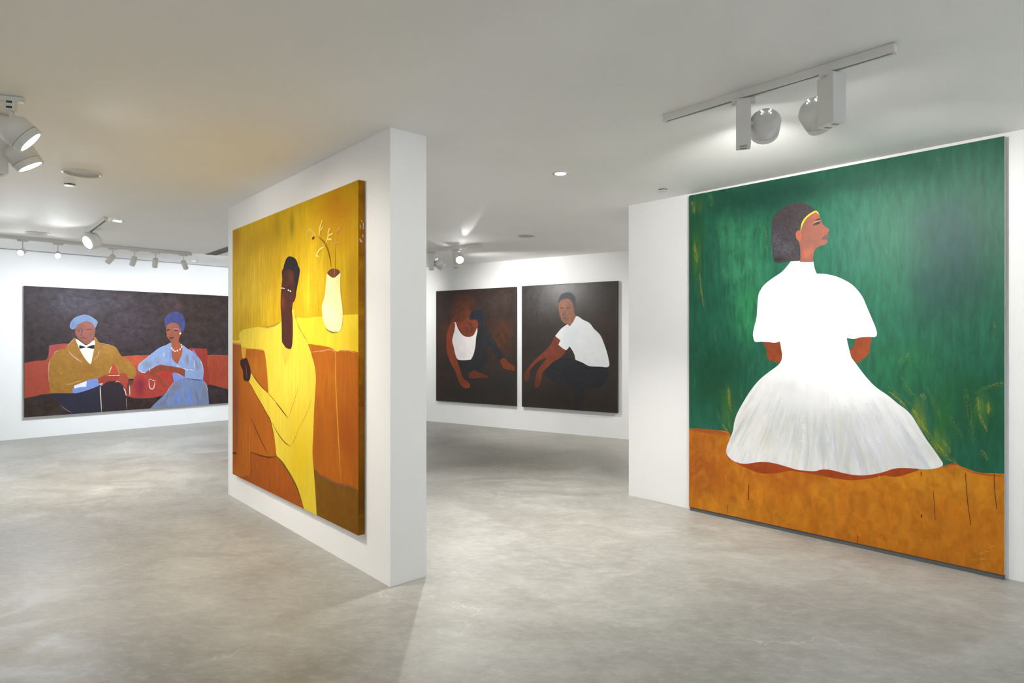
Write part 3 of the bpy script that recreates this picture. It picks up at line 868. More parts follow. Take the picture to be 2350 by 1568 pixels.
# ---- the couple on the red sofa ----------------------------------------------------------
def couple_painting():
    K = 0.74
    edge = plain('dark_canvas_edge', (0.05, 0.045, 0.05, 1), 0.6)
    g = Painting(W_L, 0.05, 0.267, 3.46, 0.309, 2.202, 'painting',
                 'wide painting of a couple in beret and blue headwrap on a red sofa', edge)
    P = g.paint
    bg = P('dusk_oil', (56, 45, 46), K, 0.4, (2.5, 3), [
        (LF, (700, 230), (560, 200), (78, 72, 82), 0.7), (LF, (1300, 480), (300, 230), (72, 58, 66), 0.6), (LF, (1950, 400), (420, 420), (60, 44, 34), 0.9),
        (LF, (450, 620), (350, 200), (52, 40, 38), 0.7), (LF, (1700, 280), (160, 130), (92, 66, 66), 0.5), (LF, (300, 1380), (360, 120), (58, 44, 26), 0.9), (LF, (1500, 1330), (500, 90), (58, 38, 28), 0.9)],
        rough=0.52, spec=0.2, mott=0.4, mcol=(80, 66, 72), bump=0.5)
    g.full('painted_backdrop', bg)
    sofa_mat = P('red_sofa_oil', (172, 76, 56), K, 0.14, (3, 2), [(LF, (440, 760), (110, 110), (178, 78, 84), 0.85), (LF, (1280, 860), (260, 90), (198, 92, 58), 0.85), (LF, (2160, 950), (150, 200), (168, 66, 40), 0.7)], mott=0.25, mcol=(168, 62, 50))
    sofa = g.shape('painted_sofa', [(LF, [(100, 893, 1), (240, 868), (360, 848), (382, 704, 1), (480, 692), (600, 690), (900, 760), (1160, 818), (1300, 810), (1440, 804), (1880, 742), (1960, 736), (2050, 740, 1), (2056, 806, 1), (2262, 808),
                                           (2560, 810, 1), (2560, 1250, 1), (2262, 1165), (2170, 1142), (2080, 1120), (1900, 1120), (1660, 1200), (1560, 1240), (1430, 1262), (1220, 1246), (900, 1200), (380, 1218), (240, 1240), (100, 1268, 1)])], sofa_mat)
    g.shape('painted_sofa_panel', [(LF, [(1860, 745), (1960, 737), (2050, 742, 1), (2066, 950), (2070, 1118), (1990, 1100), (1960, 900)])], P('deep_red_oil', (160, 58, 46), K, 0.15), sofa)
    g.shape('painted_table', [(LW, [(190, 1010), (330, 985), (480, 975), (560, 935), (700, 955), (742, 1030), (746, 1090), (700, 1170), (640, 1250), (540, 1312), (400, 1340), (260, 1345), (140, 1332), (60, 1290), (30, 1150), (90, 1060)])],
            P('table_oil', (178, 68, 56), K, 0.14, (3, 3), [(LW, (255, 1150), (110, 210), (138, 44, 60), 0.95), (LW, (620, 1010), (110, 80), (190, 46, 40), 0.7)]))
    # man
    tr = g.shape('painted_trousers', [(LM, [(90, 1278), (420, 1272), (560, 1250), (740, 1190), (822, 1150), (840, 1300), (845, 1600, 1), (420, 1620, 1), (300, 1480), (180, 1365)])], P('navy_oil', (48, 45, 62), K, 0.15))
    g.shape('painted_trousers', [(LM, [(838, 1560), (826, 1300), (832, 1180), (900, 1116), (960, 1098), (1040, 1098), (1110, 1130), (1152, 1180), (1178, 1240), (1192, 1310), (1202, 1560)])], P('plum_oil', (54, 42, 50), K, 0.15))
    jm = P('mustard_oil', (166, 118, 46), K, 0.16, (4, 4), [(LM, (950, 640), (150, 80), (178, 132, 60), 0.6), (LM, (600, 950), (250, 90), (156, 106, 38), 0.6), (LM, (1250, 880), (80, 110), (176, 130, 54), 0.6)], mott=0.3, mcol=(152, 102, 40))
    jk = g.shape('painted_cardigan', [(LM, [(455, 474), (400, 520), (340, 590), (300, 625), (220, 650), (150, 700), (100, 770), (76, 860), (74, 980), (80, 1110), (88, 1200), (92, 1268, 1), (200, 1270), (420, 1272, 1), (440, 1200), (460, 1155), (620, 1095),
                                            (780, 1060), (850, 1025), (920, 1002), (945, 985, 1), (985, 872), (1018, 850, 1), (1060, 920), (1095, 1000, 1), (1140, 978), (1190, 1000), (1220, 1062, 1), (1292, 1064, 1), (1330, 1012), (1336, 960), (1300, 880),
                                            (1220, 800), (1140, 755), (1090, 690), (1040, 610), (960, 575), (880, 560), (800, 540), (765, 485), (730, 462), (720, 560), (690, 700), (660, 800), (580, 740), (500, 600)])], jm)
    g.shape('painted_sofa_gap', [(LM, [(943, 992, 1), (984, 872), (1018, 850, 1), (1058, 918), (1090, 1004, 1)])], P('gap_oil', (192, 76, 50), K, 0.1), jk)
    sh = g.shape('painted_shirt', [(LM, [(464, 488), (560, 550), (622, 580), (722, 508), (738, 560), (726, 640), (706, 730), (686, 835), (655, 841), (585, 756), (525, 650), (490, 570)])], P('shirt_oil', (238, 235, 216), K, 0.08))
    g.shape('painted_bow_tie', [(LM, [(512, 580, 1), (560, 590), (602, 604), (625, 604), (680, 586), (736, 574, 1), (728, 632, 1), (680, 628), (625, 614), (602, 614), (550, 626), (515, 631, 1)])], P('bow_oil', (24, 26, 52), K, 0.1), sh)
    face = g.shape('painted_face', [(LM, [(455, 390), (468, 300), (540, 245), (620, 230), (700, 258), (738, 320), (742, 390), (722, 470), (690, 530), (640, 570), (590, 556), (530, 512), (480, 462)])],
                   P('brown_skin_oil', (150, 88, 74), K, 0.16, (4, 4), [(LM, (620, 290), (90, 60), (160, 92, 70), 0.6), (LM, (510, 370), (60, 50), (128, 84, 82), 0.6), (LM, (680, 360), (60, 40), (132, 88, 86), 0.6), (LM, (600, 430), (70, 60), (164, 92, 78), 0.5)]))
    g.strokes('painted_feature_line', [(LM, [(470, 340), (510, 330), (552, 350), (556, 400), (540, 440), (590, 450)], 9), (LM, [(524, 486), (572, 476), (632, 490)], 11), (LM, [(612, 362), (650, 350), (705, 355)], 11), (LM, [(540, 500), (560, 520), (590, 540)], 5), (LM, [(480, 362), (510, 372), (535, 362)], 9)],
              P('feature_brown_oil', (92, 60, 66), K, 0.2), face)
    g.shape('painted_beret', [(LM, [(377, 290), (394, 240), (450, 182), (530, 150), (590, 138), (660, 155), (730, 195), (778, 242), (766, 290), (740, 332), (722, 290), (680, 252), (610, 236), (540, 256), (480, 296), (452, 342), (410, 352), (384, 332)])],
            P('blue_beret_oil', (122, 144, 178), K, 0.15, (4, 4), [(LM, (430, 280), (50, 60), (98, 130, 184), 0.8), (LM, (620, 200), (110, 50), (106, 134, 172), 0.5)]))
    cuff = g.shape('painted_cuff', [(LM, [(425, 1270), (500, 1266), (620, 1230), (740, 1186), (812, 1150), (785, 1120), (776, 1062), (640, 1082), (600, 1122), (440, 1190), (418, 1232)])], P('cuff_blue_oil', (126, 150, 218), K, 0.1))
    g.shape('painted_cuff_light', [(LM, [(438, 1165, 1), (540, 1125), (622, 1094, 1), (612, 1182, 1), (560, 1180), (440, 1202, 1)])], P('cuff_white_oil', (238, 238, 246), K, 0.05), cuff)
    skin = P('red_skin_oil', (164, 66, 50), K, 0.14)
    hand_skin = P('dark_hand_oil', (108, 64, 46), K, 0.18)
    g.shape('painted_hand', [(LM, [(788, 1064), (850, 1030), (920, 1014), (1072, 1018), (1094, 1030), (1056, 1078), (1040, 1102), (960, 1094), (885, 1114), (840, 1142), (802, 1130)])], skin)
    g.shape('painted_hand', [(LM, [(1224, 1088), (1290, 1082), (1282, 1130), (1252, 1180), (1242, 1262), (1222, 1292), (1194, 1262), (1200, 1180)])], hand_skin)
    g.strokes('painted_cuff_line', [(LM, [(1224, 1072), (1255, 1080), (1292, 1070)], 24)], P('cuff_navy_oil', (32, 34, 66), K, 0.1), taper=False)
    white = P('white_line_oil', (236, 222, 212), K, 0.12)
    peach = dry_brush('peach_line_brush', (232, 196, 160), K, 0.6)
    g.strokes('painted_white_lines', [(LM, [(814, 1160), (820, 1300), (836, 1550)], 12), (LM, [(806, 1138), (825, 1142), (850, 1130)], 18), (LM, [(918, 1020), (1000, 1016), (1088, 1016)], 9), (LM, [(942, 982), (962, 930), (982, 885)], 8),
                                      (LM, [(1240, 1150), (1238, 1230), (1242, 1310)], 12), (LM, [(1042, 1122), (1050, 1100), (1100, 1112)], 7), (LM, [(1150, 1190), (1176, 1250), (1190, 1310)], 12), (LM, [(1068, 1022), (1080, 1014), (1092, 1018)], 16)], white)
    stuff(g.strokes('painted_peach_lines', [(LM, [(346, 648), (430, 742), (556, 826)], 18), (LM, [(800, 640), (782, 720), (716, 806)], 11), (LM, [(150, 694), (180, 670), (230, 652)], 12), (LM, [(100, 780), (76, 860), (72, 980), (78, 1120)], 12),
                                            (LM, [(300, 1138), (380, 1142), (480, 1106), (600, 1086)], 12), (LM, [(330, 600), (370, 555), (450, 478)], 10), (LM, [(800, 542), (880, 562), (960, 578)], 8), (LM, [(240, 980), (256, 984), (262, 990)], 20),
                                            (LM, [(235, 1440), (330, 1510), (400, 1550)], 9), (LM, [(1190, 1330), (1192, 1420), (1200, 1510)], 9), (LM, [(1020, 850), (1062, 920), (1098, 1010)], 7)], peach, joined=True))
    g.dots('painted_shirt_stud', LM, [(612, 609, 11)], white, sh)
    # woman
    skirt = g.shape('painted_skirt', [(LW, [(900, 1058), (1050, 1078), (1165, 1084), (1202, 1130), (1228, 1200), (1243, 1300), (1252, 1440, 1), (1252, 1500, 1), (390, 1510, 1), (480, 1412), (600, 1300), (680, 1200), (750, 1108), (820, 1076)])],
                    P('blue_skirt_oil', (126, 142, 180), K, 0.14, (7, 1.5), [(LW, (760, 1180), (110, 90), (132, 124, 116), 0.7), (LW, (960, 1350), (50, 150), (118, 150, 228), 0.9), (LW, (790, 1330), (40, 120), (120, 152, 226), 0.8),
                                                                              (LW, (1180, 1260), (60, 150), (128, 124, 122), 0.6), (LW, (560, 1420), (90, 60), (128, 124, 120), 0.6)]))
    bl = g.shape('painted_blouse', [(LW, [(700, 543), (640, 575), (540, 615), (440, 690), (350, 770), (260, 840), (224, 900), (240, 950), (335, 984, 1), (352, 960), (420, 920), (470, 890), (550, 858), (620, 870), (720, 885), (830, 905), (902, 930), (900, 1052, 1),
                                          (1050, 1076), (1166, 1082, 1), (1172, 960), (1152, 850), (1112, 770), (1040, 700), (940, 630), (868, 578), (868, 650), (848, 740), (798, 852, 1), (730, 782), (712, 690), (712, 600)])],
                 P('blue_blouse_oil', (146, 166, 208), K, 0.14, (5, 2), [(LW, (370, 860), (90, 80), (140, 146, 150), 0.8), (LW, (520, 740), (60, 60), (150, 160, 180), 0.5), (LW, (940, 800), (40, 90), (146, 144, 150), 0.8), (LW, (1090, 870), (50, 110), (140, 146, 170), 0.7), (LW, (680, 740), (40, 90), (146, 158, 190), 0.5)]))
    g.shape('painted_waist', [(LW, [(730, 983), (800, 1000), (880, 1030), (902, 1054), (820, 1080), (756, 1110), (744, 1080)])], P('waist_oil', (132, 146, 214), K, 0.1))
    fw = g.shape('painted_face', [(LW, [(638, 310), (680, 264), (740, 256), (800, 272), (838, 330), (852, 380), (842, 430), (822, 480), (818, 530), (850, 560), (866, 620), (868, 680), (846, 750), (798, 838), (750, 782), (714, 700), (710, 620), (702, 540), (682, 502), (650, 462), (637, 390)])],
                 P('woman_skin_oil', (160, 90, 66), K, 0.14, (4, 4), [(LW, (790, 680), (80, 150), (190, 90, 50), 0.9), (LW, (730, 300), (80, 40), (146, 98, 86), 0.6), (LW, (700, 480), (60, 50), (130, 72, 56), 0.5)]))
    g.shape('painted_head_wrap', [(LW, [(622, 330), (610, 220), (640, 160), (690, 112), (760, 94), (830, 110), (882, 160), (906, 230), (902, 320), (880, 384), (852, 376), (840, 312), (792, 266), (740, 254), (680, 260), (642, 292)])],
            P('indigo_oil', (64, 70, 126), K, 0.25, (4, 3), [(LW, (860, 320), (50, 80), (58, 80, 150), 0.6), (LW, (720, 170), (80, 60), (70, 70, 130), 0.6)]))
    dk = P('dark_eye_oil', (48, 42, 58), K, 0.2)
    g.strokes('painted_eye', [(LW, [(640, 372), (662, 360), (694, 358)], 22), (LW, [(744, 374), (772, 366), (806, 378)], 16)], dk, fw)
    g.strokes('painted_eyelid', [(LW, [(738, 356), (776, 342), (816, 356)], 12)], P('lilac_oil', (150, 140, 176), K, 0.1), fw)
    g.strokes('painted_lips', [(LW, [(678, 470), (712, 478), (746, 464)], 18)], P('plum_lip_oil', (64, 32, 50), K, 0.1), fw)
    g.strokes('painted_nose_line', [(LW, [(716, 380), (706, 420), (690, 442)], 6)], P('nose_brown_oil', (120, 62, 48), K, 0.1), fw)
    pearl = P('pearl_oil', (244, 236, 226), K, 0.04)
    g.dots('painted_earring', LW, [(838, 411, 14)], pearl, fw)
    g.dots('painted_pearl', LW, [(718, 625, 10), (736, 652, 12), (763, 668, 11), (796, 658, 12), (836, 637, 12), (857, 605, 11), (853, 574, 9)], pearl, fw)
    arm = P('arm_brown_oil', (144, 72, 50), K, 0.15)
    g.shape('painted_arm', [(LW, [(398, 965), (440, 920), (500, 885), (600, 877), (720, 885), (820, 905), (902, 934, 1), (896, 1012), (872, 1022), (780, 982), (700, 962), (600, 942), (520, 962), (440, 1002), (402, 1000)])], arm)
    g.shape('painted_arm', [(LW, [(340, 985), (420, 985), (500, 1008), (572, 1060), (622, 1130), (644, 1172), (612, 1174), (560, 1122), (520, 1062), (450, 1022), (362, 1004)])], P('arm_sienna_oil', (150, 74, 48), K, 0.15))
    g.strokes('painted_glass', [(LW, [(386, 1075), (395, 1180), (430, 1212), (460, 1182), (476, 1090)], 12), (LW, [(384, 1078), (410, 1070), (430, 1078)], 8), (LW, [(430, 1092), (450, 1086), (476, 1092)], 8)], white)
    g.strokes('painted_belt_line', [(LW, [(904, 1056), (1050, 1077), (1166, 1083)], 10)], P('belt_oil', (52, 62, 132), K, 0.1), skirt)
    stuff(g.strokes('painted_white_touches', [(LW, [(232, 930), (280, 965), (335, 978)], 16), (LW, [(224, 900), (262, 836), (350, 768), (440, 688)], 9), (LW, [(608, 690), (604, 720), (596, 745)], 16), (LW, [(1040, 770), (1044, 850), (1050, 940)], 12),
                                              (LW, [(850, 912), (950, 930), (1050, 942)], 14), (LW, [(778, 880), (800, 884), (826, 890)], 22), (LW, [(740, 970), (820, 1000), (896, 1048)], 10), (LW, [(1120, 780), (1160, 880), (1172, 1000)], 11),
                                              (LW, [(940, 632), (1010, 676), (1060, 716)], 9), (LW, [(385, 905), (395, 930), (405, 960)], 12), (LW, [(415, 920), (440, 900), (470, 888)], 10), (LW, [(744, 1100), (700, 1175), (640, 1255)], 8),
                                              (LW, [(1190, 1110), (1220, 1170), (1232, 1240)], 8), (LW, [(700, 550), (706, 600), (712, 650)], 9)], dry_brush('white_touch_brush', (238, 234, 240), K, 0.65), joined=True))
    stuff(g.strokes('painted_blue_strokes', [(LW, [(940, 1180), (950, 1300), (990, 1430)], 40), (LW, [(790, 1230), (785, 1340), (790, 1450)], 34), (LW, [(880, 1200), (890, 1300), (900, 1440)], 24), (LW, [(620, 1310), (560, 1390), (500, 1450)], 18), (LW, [(1010, 640), (1060, 720), (1080, 800)], 34),
                                             (LW, [(700, 640), (690, 740), (700, 850)], 30)], dry_brush('sky_brush', (128, 160, 236), K, 0.55), joined=True))
    stuff(g.strokes('painted_taupe_strokes', [(LW, [(700, 1260), (640, 1340), (590, 1450)], 24), (LW, [(920, 700), (940, 780), (945, 850)], 22), (LW, [(1040, 1200), (1080, 1320), (1110, 1440)], 26), (LW, [(1000, 730), (1060, 820), (1090, 930)], 20), (LW, [(840, 850), (846, 830), (852, 810)], 12)],
                              dry_brush('taupe_brush', (136, 124, 116), K, 0.5), joined=True))
    stuff(g.strokes('painted_orange_strokes', [(LW, [(1240, 740), (1238, 820), (1236, 900)], 16), (LW, [(1240, 726), (1360, 724), (1500, 736)], 14), (LW, [(1425, 860), (1428, 920), (1424, 980)], 10), (LW, [(1380, 760), (1384, 850), (1380, 920)], 8), (LW, [(10, 745), (160, 735), (370, 728)], 24),
                                               (LW, [(490, 850), (520, 830), (545, 815)], 24)], dry_brush('flame_brush', (222, 112, 50), K, 0.5), joined=True))


couple_painting()


# ---- the two dark paintings --------------------------------------------------------------
def kneeling_painting():
    K = 0.84
    edge = plain('black_canvas_edge', (0.012, 0.012, 0.012, 1), 0.5)
    g = Painting(W_R, 0.05, 0.269, 1.906, 0.371, 2.268, 'painting',
                 'dark brown painting of a crouching figure in a white vest, head bowed', edge, 'pair of dark paintings on the back wall')
    P = g.paint
    bg = P('umber_oil', (56, 44, 38), K, 0.2, (3, 2), [(RA, (330, 330), (230, 230), (104, 54, 32), 0.85), (RA, (820, 640), (200, 280), (88, 52, 32), 0.85), (RA, (760, 230), (260, 220), (70, 56, 52), 0.7), (RA, (130, 640), (120, 300), (84, 48, 34), 0.8),
                                                       (RA, (520, 1350), (700, 300), (40, 38, 36), 0.95), (RA, (850, 1250), (260, 260), (42, 42, 42), 0.9), (RA, (150, 1000), (200, 120), (44, 40, 38), 0.8)], rough=0.4, mott=0.25, mcol=(66, 48, 40))
    x0, x1, z0, z1 = g.clip
    g.clip = (0.012, g.w - 0.012, 0.012, g.h - 0.012)
    g.full('painted_backdrop', bg)
    g.shape('painted_back', [(RA, [(180, 520), (200, 440), (280, 372), (380, 340), (428, 372), (412, 470), (340, 486), (236, 486)])], P('back_oil', (112, 58, 34), K, 0.2, (3, 3), [(RA, (270, 400), (110, 60), (96, 54, 36), 0.7), (RA, (400, 440), (20, 50), (150, 76, 40), 0.7)]))
    g.shape('painted_trousers', [(RA, [(512, 570), (556, 505), (600, 515), (680, 636), (760, 770), (836, 905), (800, 955), (716, 870), (655, 795), (640, 1000), (600, 1085), (480, 1086), (330, 1080), (262, 962), (420, 962), (480, 880), (500, 740)])],
            P('charcoal_oil', (42, 41, 44), K, 0.15, (3, 2), [(RA, (690, 690), (110, 200), (46, 50, 58), 0.7)]))
    arm = P('sienna_oil', (138, 64, 38), K, 0.16, (4, 2), [(RA, (330, 1180), (110, 140), (112, 54, 32), 0.7), (RA, (160, 700), (60, 200), (150, 70, 40), 0.5)])
    g.shape('painted_arm', [(RA, [(200, 490), (152, 570), (136, 680), (135, 800), (150, 900), (190, 1000), (240, 1090), (270, 1170), (310, 1260), (360, 1302), (412, 1302), (428, 1262), (392, 1222), (342, 1182), (322, 1140), (300, 1060), (275, 990), (262, 930), (235, 850), (215, 720), (228, 600), (246, 505)])], arm)
    fm = P('bowed_face_oil', (130, 62, 40), K, 0.16, (4, 4), [(RA, (440, 560), (60, 80), (108, 60, 44), 0.8), (RA, (320, 540), (60, 60), (150, 70, 42), 0.6)])
    f = g.shape('painted_face', [(RA, [(246, 482), (330, 480), (400, 440), (432, 458), (500, 455), (528, 500), (516, 570), (484, 640), (440, 672), (380, 670), (330, 628), (290, 566)])], fm)
    g.strokes('painted_feature_line', [(RA, [(420, 480), (434, 510), (442, 540)], 10), (RA, [(390, 540), (400, 575), (396, 600)], 9), (RA, [(440, 575), (455, 560), (466, 545)], 12), (RA, [(410, 610), (440, 600), (462, 575)], 7), (RA, [(360, 520), (380, 600), (420, 650)], 5)], P('bowed_line_oil', (70, 40, 34), K, 0.1), f)
    g.shape('painted_hair', [(RA, [(418, 425), (450, 362), (510, 330), (580, 345), (612, 400), (592, 450), (566, 530), (534, 490), (500, 452), (440, 446)])], P('night_hair_oil', (40, 45, 54), K, 0.2))
    g.shape('painted_vest', [(RA, [(230, 487), (250, 493), (275, 560), (320, 630), (370, 664), (430, 666), (470, 645), (495, 600), (513, 555), (516, 600), (500, 680), (492, 780), (470, 880), (440, 942), (420, 950), (340, 957), (275, 946), (245, 890), (225, 800), (205, 720), (215, 660), (235, 580), (240, 510)])],
            P('vest_oil', (242, 236, 236), K, 0.06, (3, 3), [(RA, (340, 880), (60, 60), (226, 214, 220), 0.6)]))
    foot = P('foot_oil', (116, 56, 32), K, 0.16)
    g.shape('painted_foot', [(RA, [(800, 962), (850, 930), (900, 980), (990, 1042), (990, 1090), (900, 1072), (840, 1056)])], foot)
    g.shape('painted_foot', [(RA, [(413, 1130), (480, 1080), (540, 1112), (640, 1150), (646, 1172), (540, 1176), (430, 1182)])], P('far_foot_oil', (104, 52, 32), K, 0.16))
    stuff(g.strokes('painted_dark_strokes', [(RA, [(40, 1140), (150, 1140), (260, 1160)], 10), (RA, [(620, 980), (625, 1030), (600, 1090)], 12), (RA, [(560, 500), (640, 610), (720, 740)], 10)], dry_brush('mauve_brush', (72, 56, 52), K, 0.45), joined=True))


def sitting_painting():
    K = 0.84
    edge = plain('black_canvas_side', (0.012, 0.012, 0.012, 1), 0.5)
    g = Painting(W_R, 0.05, 2.022, 3.642, 0.371, 2.273, 'painting',
                 'dark painting of a seated man in a white polo shirt leaning forward', edge, 'pair of dark paintings on the back wall')
    P = g.paint
    g.clip = (0.012, g.w - 0.012, 0.012, g.h - 0.012)
    bg = P('night_oil', (54, 48, 44), K, 0.2, (3, 2), [(RB, (300, 250), (360, 330), (74, 70, 72), 0.7), (RB, (1000, 650), (170, 400), (64, 46, 38), 0.8), (RB, (980, 200), (260, 200), (52, 48, 44), 0.8), (RB, (500, 1400), (800, 260), (42, 36, 32), 0.95), (RB, (130, 800), (190, 300), (50, 42, 36), 0.8)],  # grey upper-left blob paints a sheen into the backdrop colour
           rough=0.36, mott=0.25, mcol=(66, 56, 48))
    g.full('painted_backdrop', bg)
    g.shape('painted_trousers', [(RB, [(635, 935), (720, 965), (800, 1005), (920, 1015), (1012, 1025), (1002, 1150), (960, 1232), (880, 1272), (790, 1262), (740, 1300), (730, 1560, 1), (610, 1560, 1), (610, 1260), (400, 1206), (310, 1142), (268, 1080), (380, 960), (460, 925), (560, 918)])],
            P('ink_oil', (40, 40, 45), K, 0.15, (2, 3), [(RB, (700, 1450), (100, 200), (42, 37, 34), 0.9)]))
    arm = P('arm_rust_oil', (122, 60, 40), K, 0.18, (3, 3), [(RB, (70, 1120), (80, 120), (84, 48, 34), 0.8), (RB, (190, 1200), (60, 120), (90, 46, 32), 0.7), (RB, (300, 860), (60, 40), (134, 60, 46), 0.5)])
    g.shape('painted_arm', [(RB, [(402, 672), (465, 715), (450, 765), (515, 825), (504, 872), (440, 930), (380, 962), (300, 1040), (252, 1090), (238, 1160), (212, 1252), (168, 1252), (168, 1170), (198, 1060), (258, 980), (302, 918), (212, 958), (130, 1030), (104, 1080), (98, 1150), (62, 1194), (40, 1150), (60, 1070), (120, 990), (200, 908), (280, 838), (350, 758)])], arm)
    f = g.shape('painted_face', [(RB, [(440, 270), (480, 232), (560, 228), (604, 280), (622, 340), (622, 400), (646, 440), (610, 510), (572, 562), (536, 526), (500, 512), (470, 470), (446, 380)])],
                P('tan_skin_oil', (146, 98, 74), K, 0.16, (4, 4), [(RB, (500, 300), (60, 60), (160, 108, 86), 0.6), (RB, (520, 460), (50, 40), (134, 88, 70), 0.6)]))
    g.shape('painted_hair', [(RB, [(438, 285), (450, 210), (500, 166), (570, 160), (622, 200), (642, 270), (624, 345), (602, 282), (560, 234), (480, 242)])], P('slate_hair_oil', (64, 62, 70), K, 0.2))
    g.strokes('painted_feature_line', [(RB, [(455, 345), (478, 338), (500, 350)], 14), (RB, [(528, 348), (550, 338), (578, 342)], 14), (RB, [(522, 365), (515, 395), (485, 415), (510, 425), (540, 415)], 8), (RB, [(484, 462), (508, 456), (534, 464)], 10), (RB, [(600, 300), (616, 330), (612, 370)], 7), (RB, [(520, 500), (545, 470), (560, 440)], 5)],
              P('tan_line_oil', (92, 68, 64), K, 0.1), f)
    g.shape('painted_shirt', [(RB, [(650, 433), (720, 474), (800, 515), (850, 580), (920, 650), (962, 740), (1000, 850), (1021, 940), (1029, 1000), (1004, 1026), (920, 1020), (800, 1015), (720, 975), (635, 940, 1), (620, 870), (570, 785, 1), (530, 830, 1), (490, 810), (438, 766, 1), (461, 714, 1), (400, 665, 1), (470, 580), (542, 528, 1), (570, 552, 1), (610, 500)])],
            P('polo_oil', (230, 232, 236), K, 0.05, (2, 3), [(RB, (600, 640), (160, 160), (216, 222, 230), 0.6), (RB, (850, 850), (150, 180), (238, 238, 240), 0.5)]))
    stuff(g.strokes('painted_dark_strokes', [(RB, [(340, 1060), (420, 1080), (480, 1108)], 7), (RB, [(600, 1150), (700, 1190), (770, 1240)], 7), (RB, [(360, 1170), (480, 1190), (560, 1180)], 8)], dry_brush('smoke_brush', (66, 62, 60), K, 0.45), joined=True))


kneeling_painting()
sitting_painting()


# ------------------------------------------------------------------ lighting hardware
def track(a, b, label, slots=True):
    """Surface rail fixed to the ceiling from a to b (points on the ceiling)."""
    d = (b - a)
    L = d.length
    r = empty('lighting_track', a, math.atan2(d.y, d.x))
    tag(r, label, 'track', 'ceiling lighting tracks')
    bm = bmesh.new()
    box_bm(0, L, -0.018, 0.018, -0.012, 0.001, bm)
    box_bm(0, L, -0.018, -0.007, -0.036, -0.012, bm)
    box_bm(0, L, 0.007, 0.018, -0.036, -0.012, bm)
    from_bm('rail', bm, M_WHITE, r)
    from_bm('conductor_slot', box_bm(0.02, L - 0.02, -0.0068, 0.0068, -0.032, -0.0125), M_BLACK, r)
    for s in (0, 1):
        x = s * L
        from_bm('end_cap', box_bm(x - 0.006, x + 0.006, -0.0195, 0.0195, -0.0375, 0.0, bevel=0.002), M_WHITE, r)
    return r


def head_parts(root, center, target, r=0.072, length=0.128, hot=False, vents=True, glow=None):
    """Round lamp head aimed from its centre to a target, with bezel, lens and vent holes."""
    c = Vector(center)
    ax = (Vector(target) - c).normalized()
    q = ax.to_track_quat('Z', 'Y')
    inv = root.matrix_world.inverted()
    mat = inv @ (Matrix.Translation(c) @ q.to_matrix().to_4x4())
    h = length / 2
    body = from_bm('lamp_head', lathe_bm([(0.0, -h), (r * 0.62, -h + 0.002), (r * 0.74, -h + 0.007), (r * 0.97, -h + r * 0.42), (r, -h + r * 0.52), (r, h - 0.034), (r * 0.95, h - 0.0335), (r * 0.60, h - 0.0335), (r * 0.3, h - 0.036), (0.0, h - 0.036)], 40, False), M_WHITE, root, True)
    body.matrix_local = mat
    bez = from_bm('bezel', lathe_bm([(r * 0.70, h - 0.0325), (r * 0.96, h - 0.0325), (r * 0.96, h - 0.031), (r * 1.0, h - 0.031), (r * 0.97, h), (r * 0.80, h), (r * 0.74, h - 0.014), (r * 0.72, h - 0.03)], 40, False), M_WHITE, body)
    lens = from_bm('lens', lathe_bm([(0.0, h - 0.010), (r * 0.735, h - 0.012), (r * 0.735, h - 0.016), (0.0, h - 0.016)], 32, False), glow or (M_HOT if hot else M_GLOW), body)
    if vents:
        me = None
        up = q.inverted() @ Vector((0, 0, 1))
        base = math.atan2(up.y, up.x)
        cu, su = math.cos(base), math.sin(base)
        for sx, sy in ((-0.30, 0.50), (-0.20, 0.36), (-0.30, 0.22), (0.30, 0.50), (0.20, 0.36), (0.30, 0.22)):
            o = from_bm('vent_hole', lathe_bm([(0.0024, -0.0016), (0.0024, 0.002)], 10), M_LEAK, body)
            o.location = (r * (sy * cu - sx * su), r * (sy * su + sx * cu), -h)
    return c + ax * (h + 0.004), c + ax * (h + 1.0)


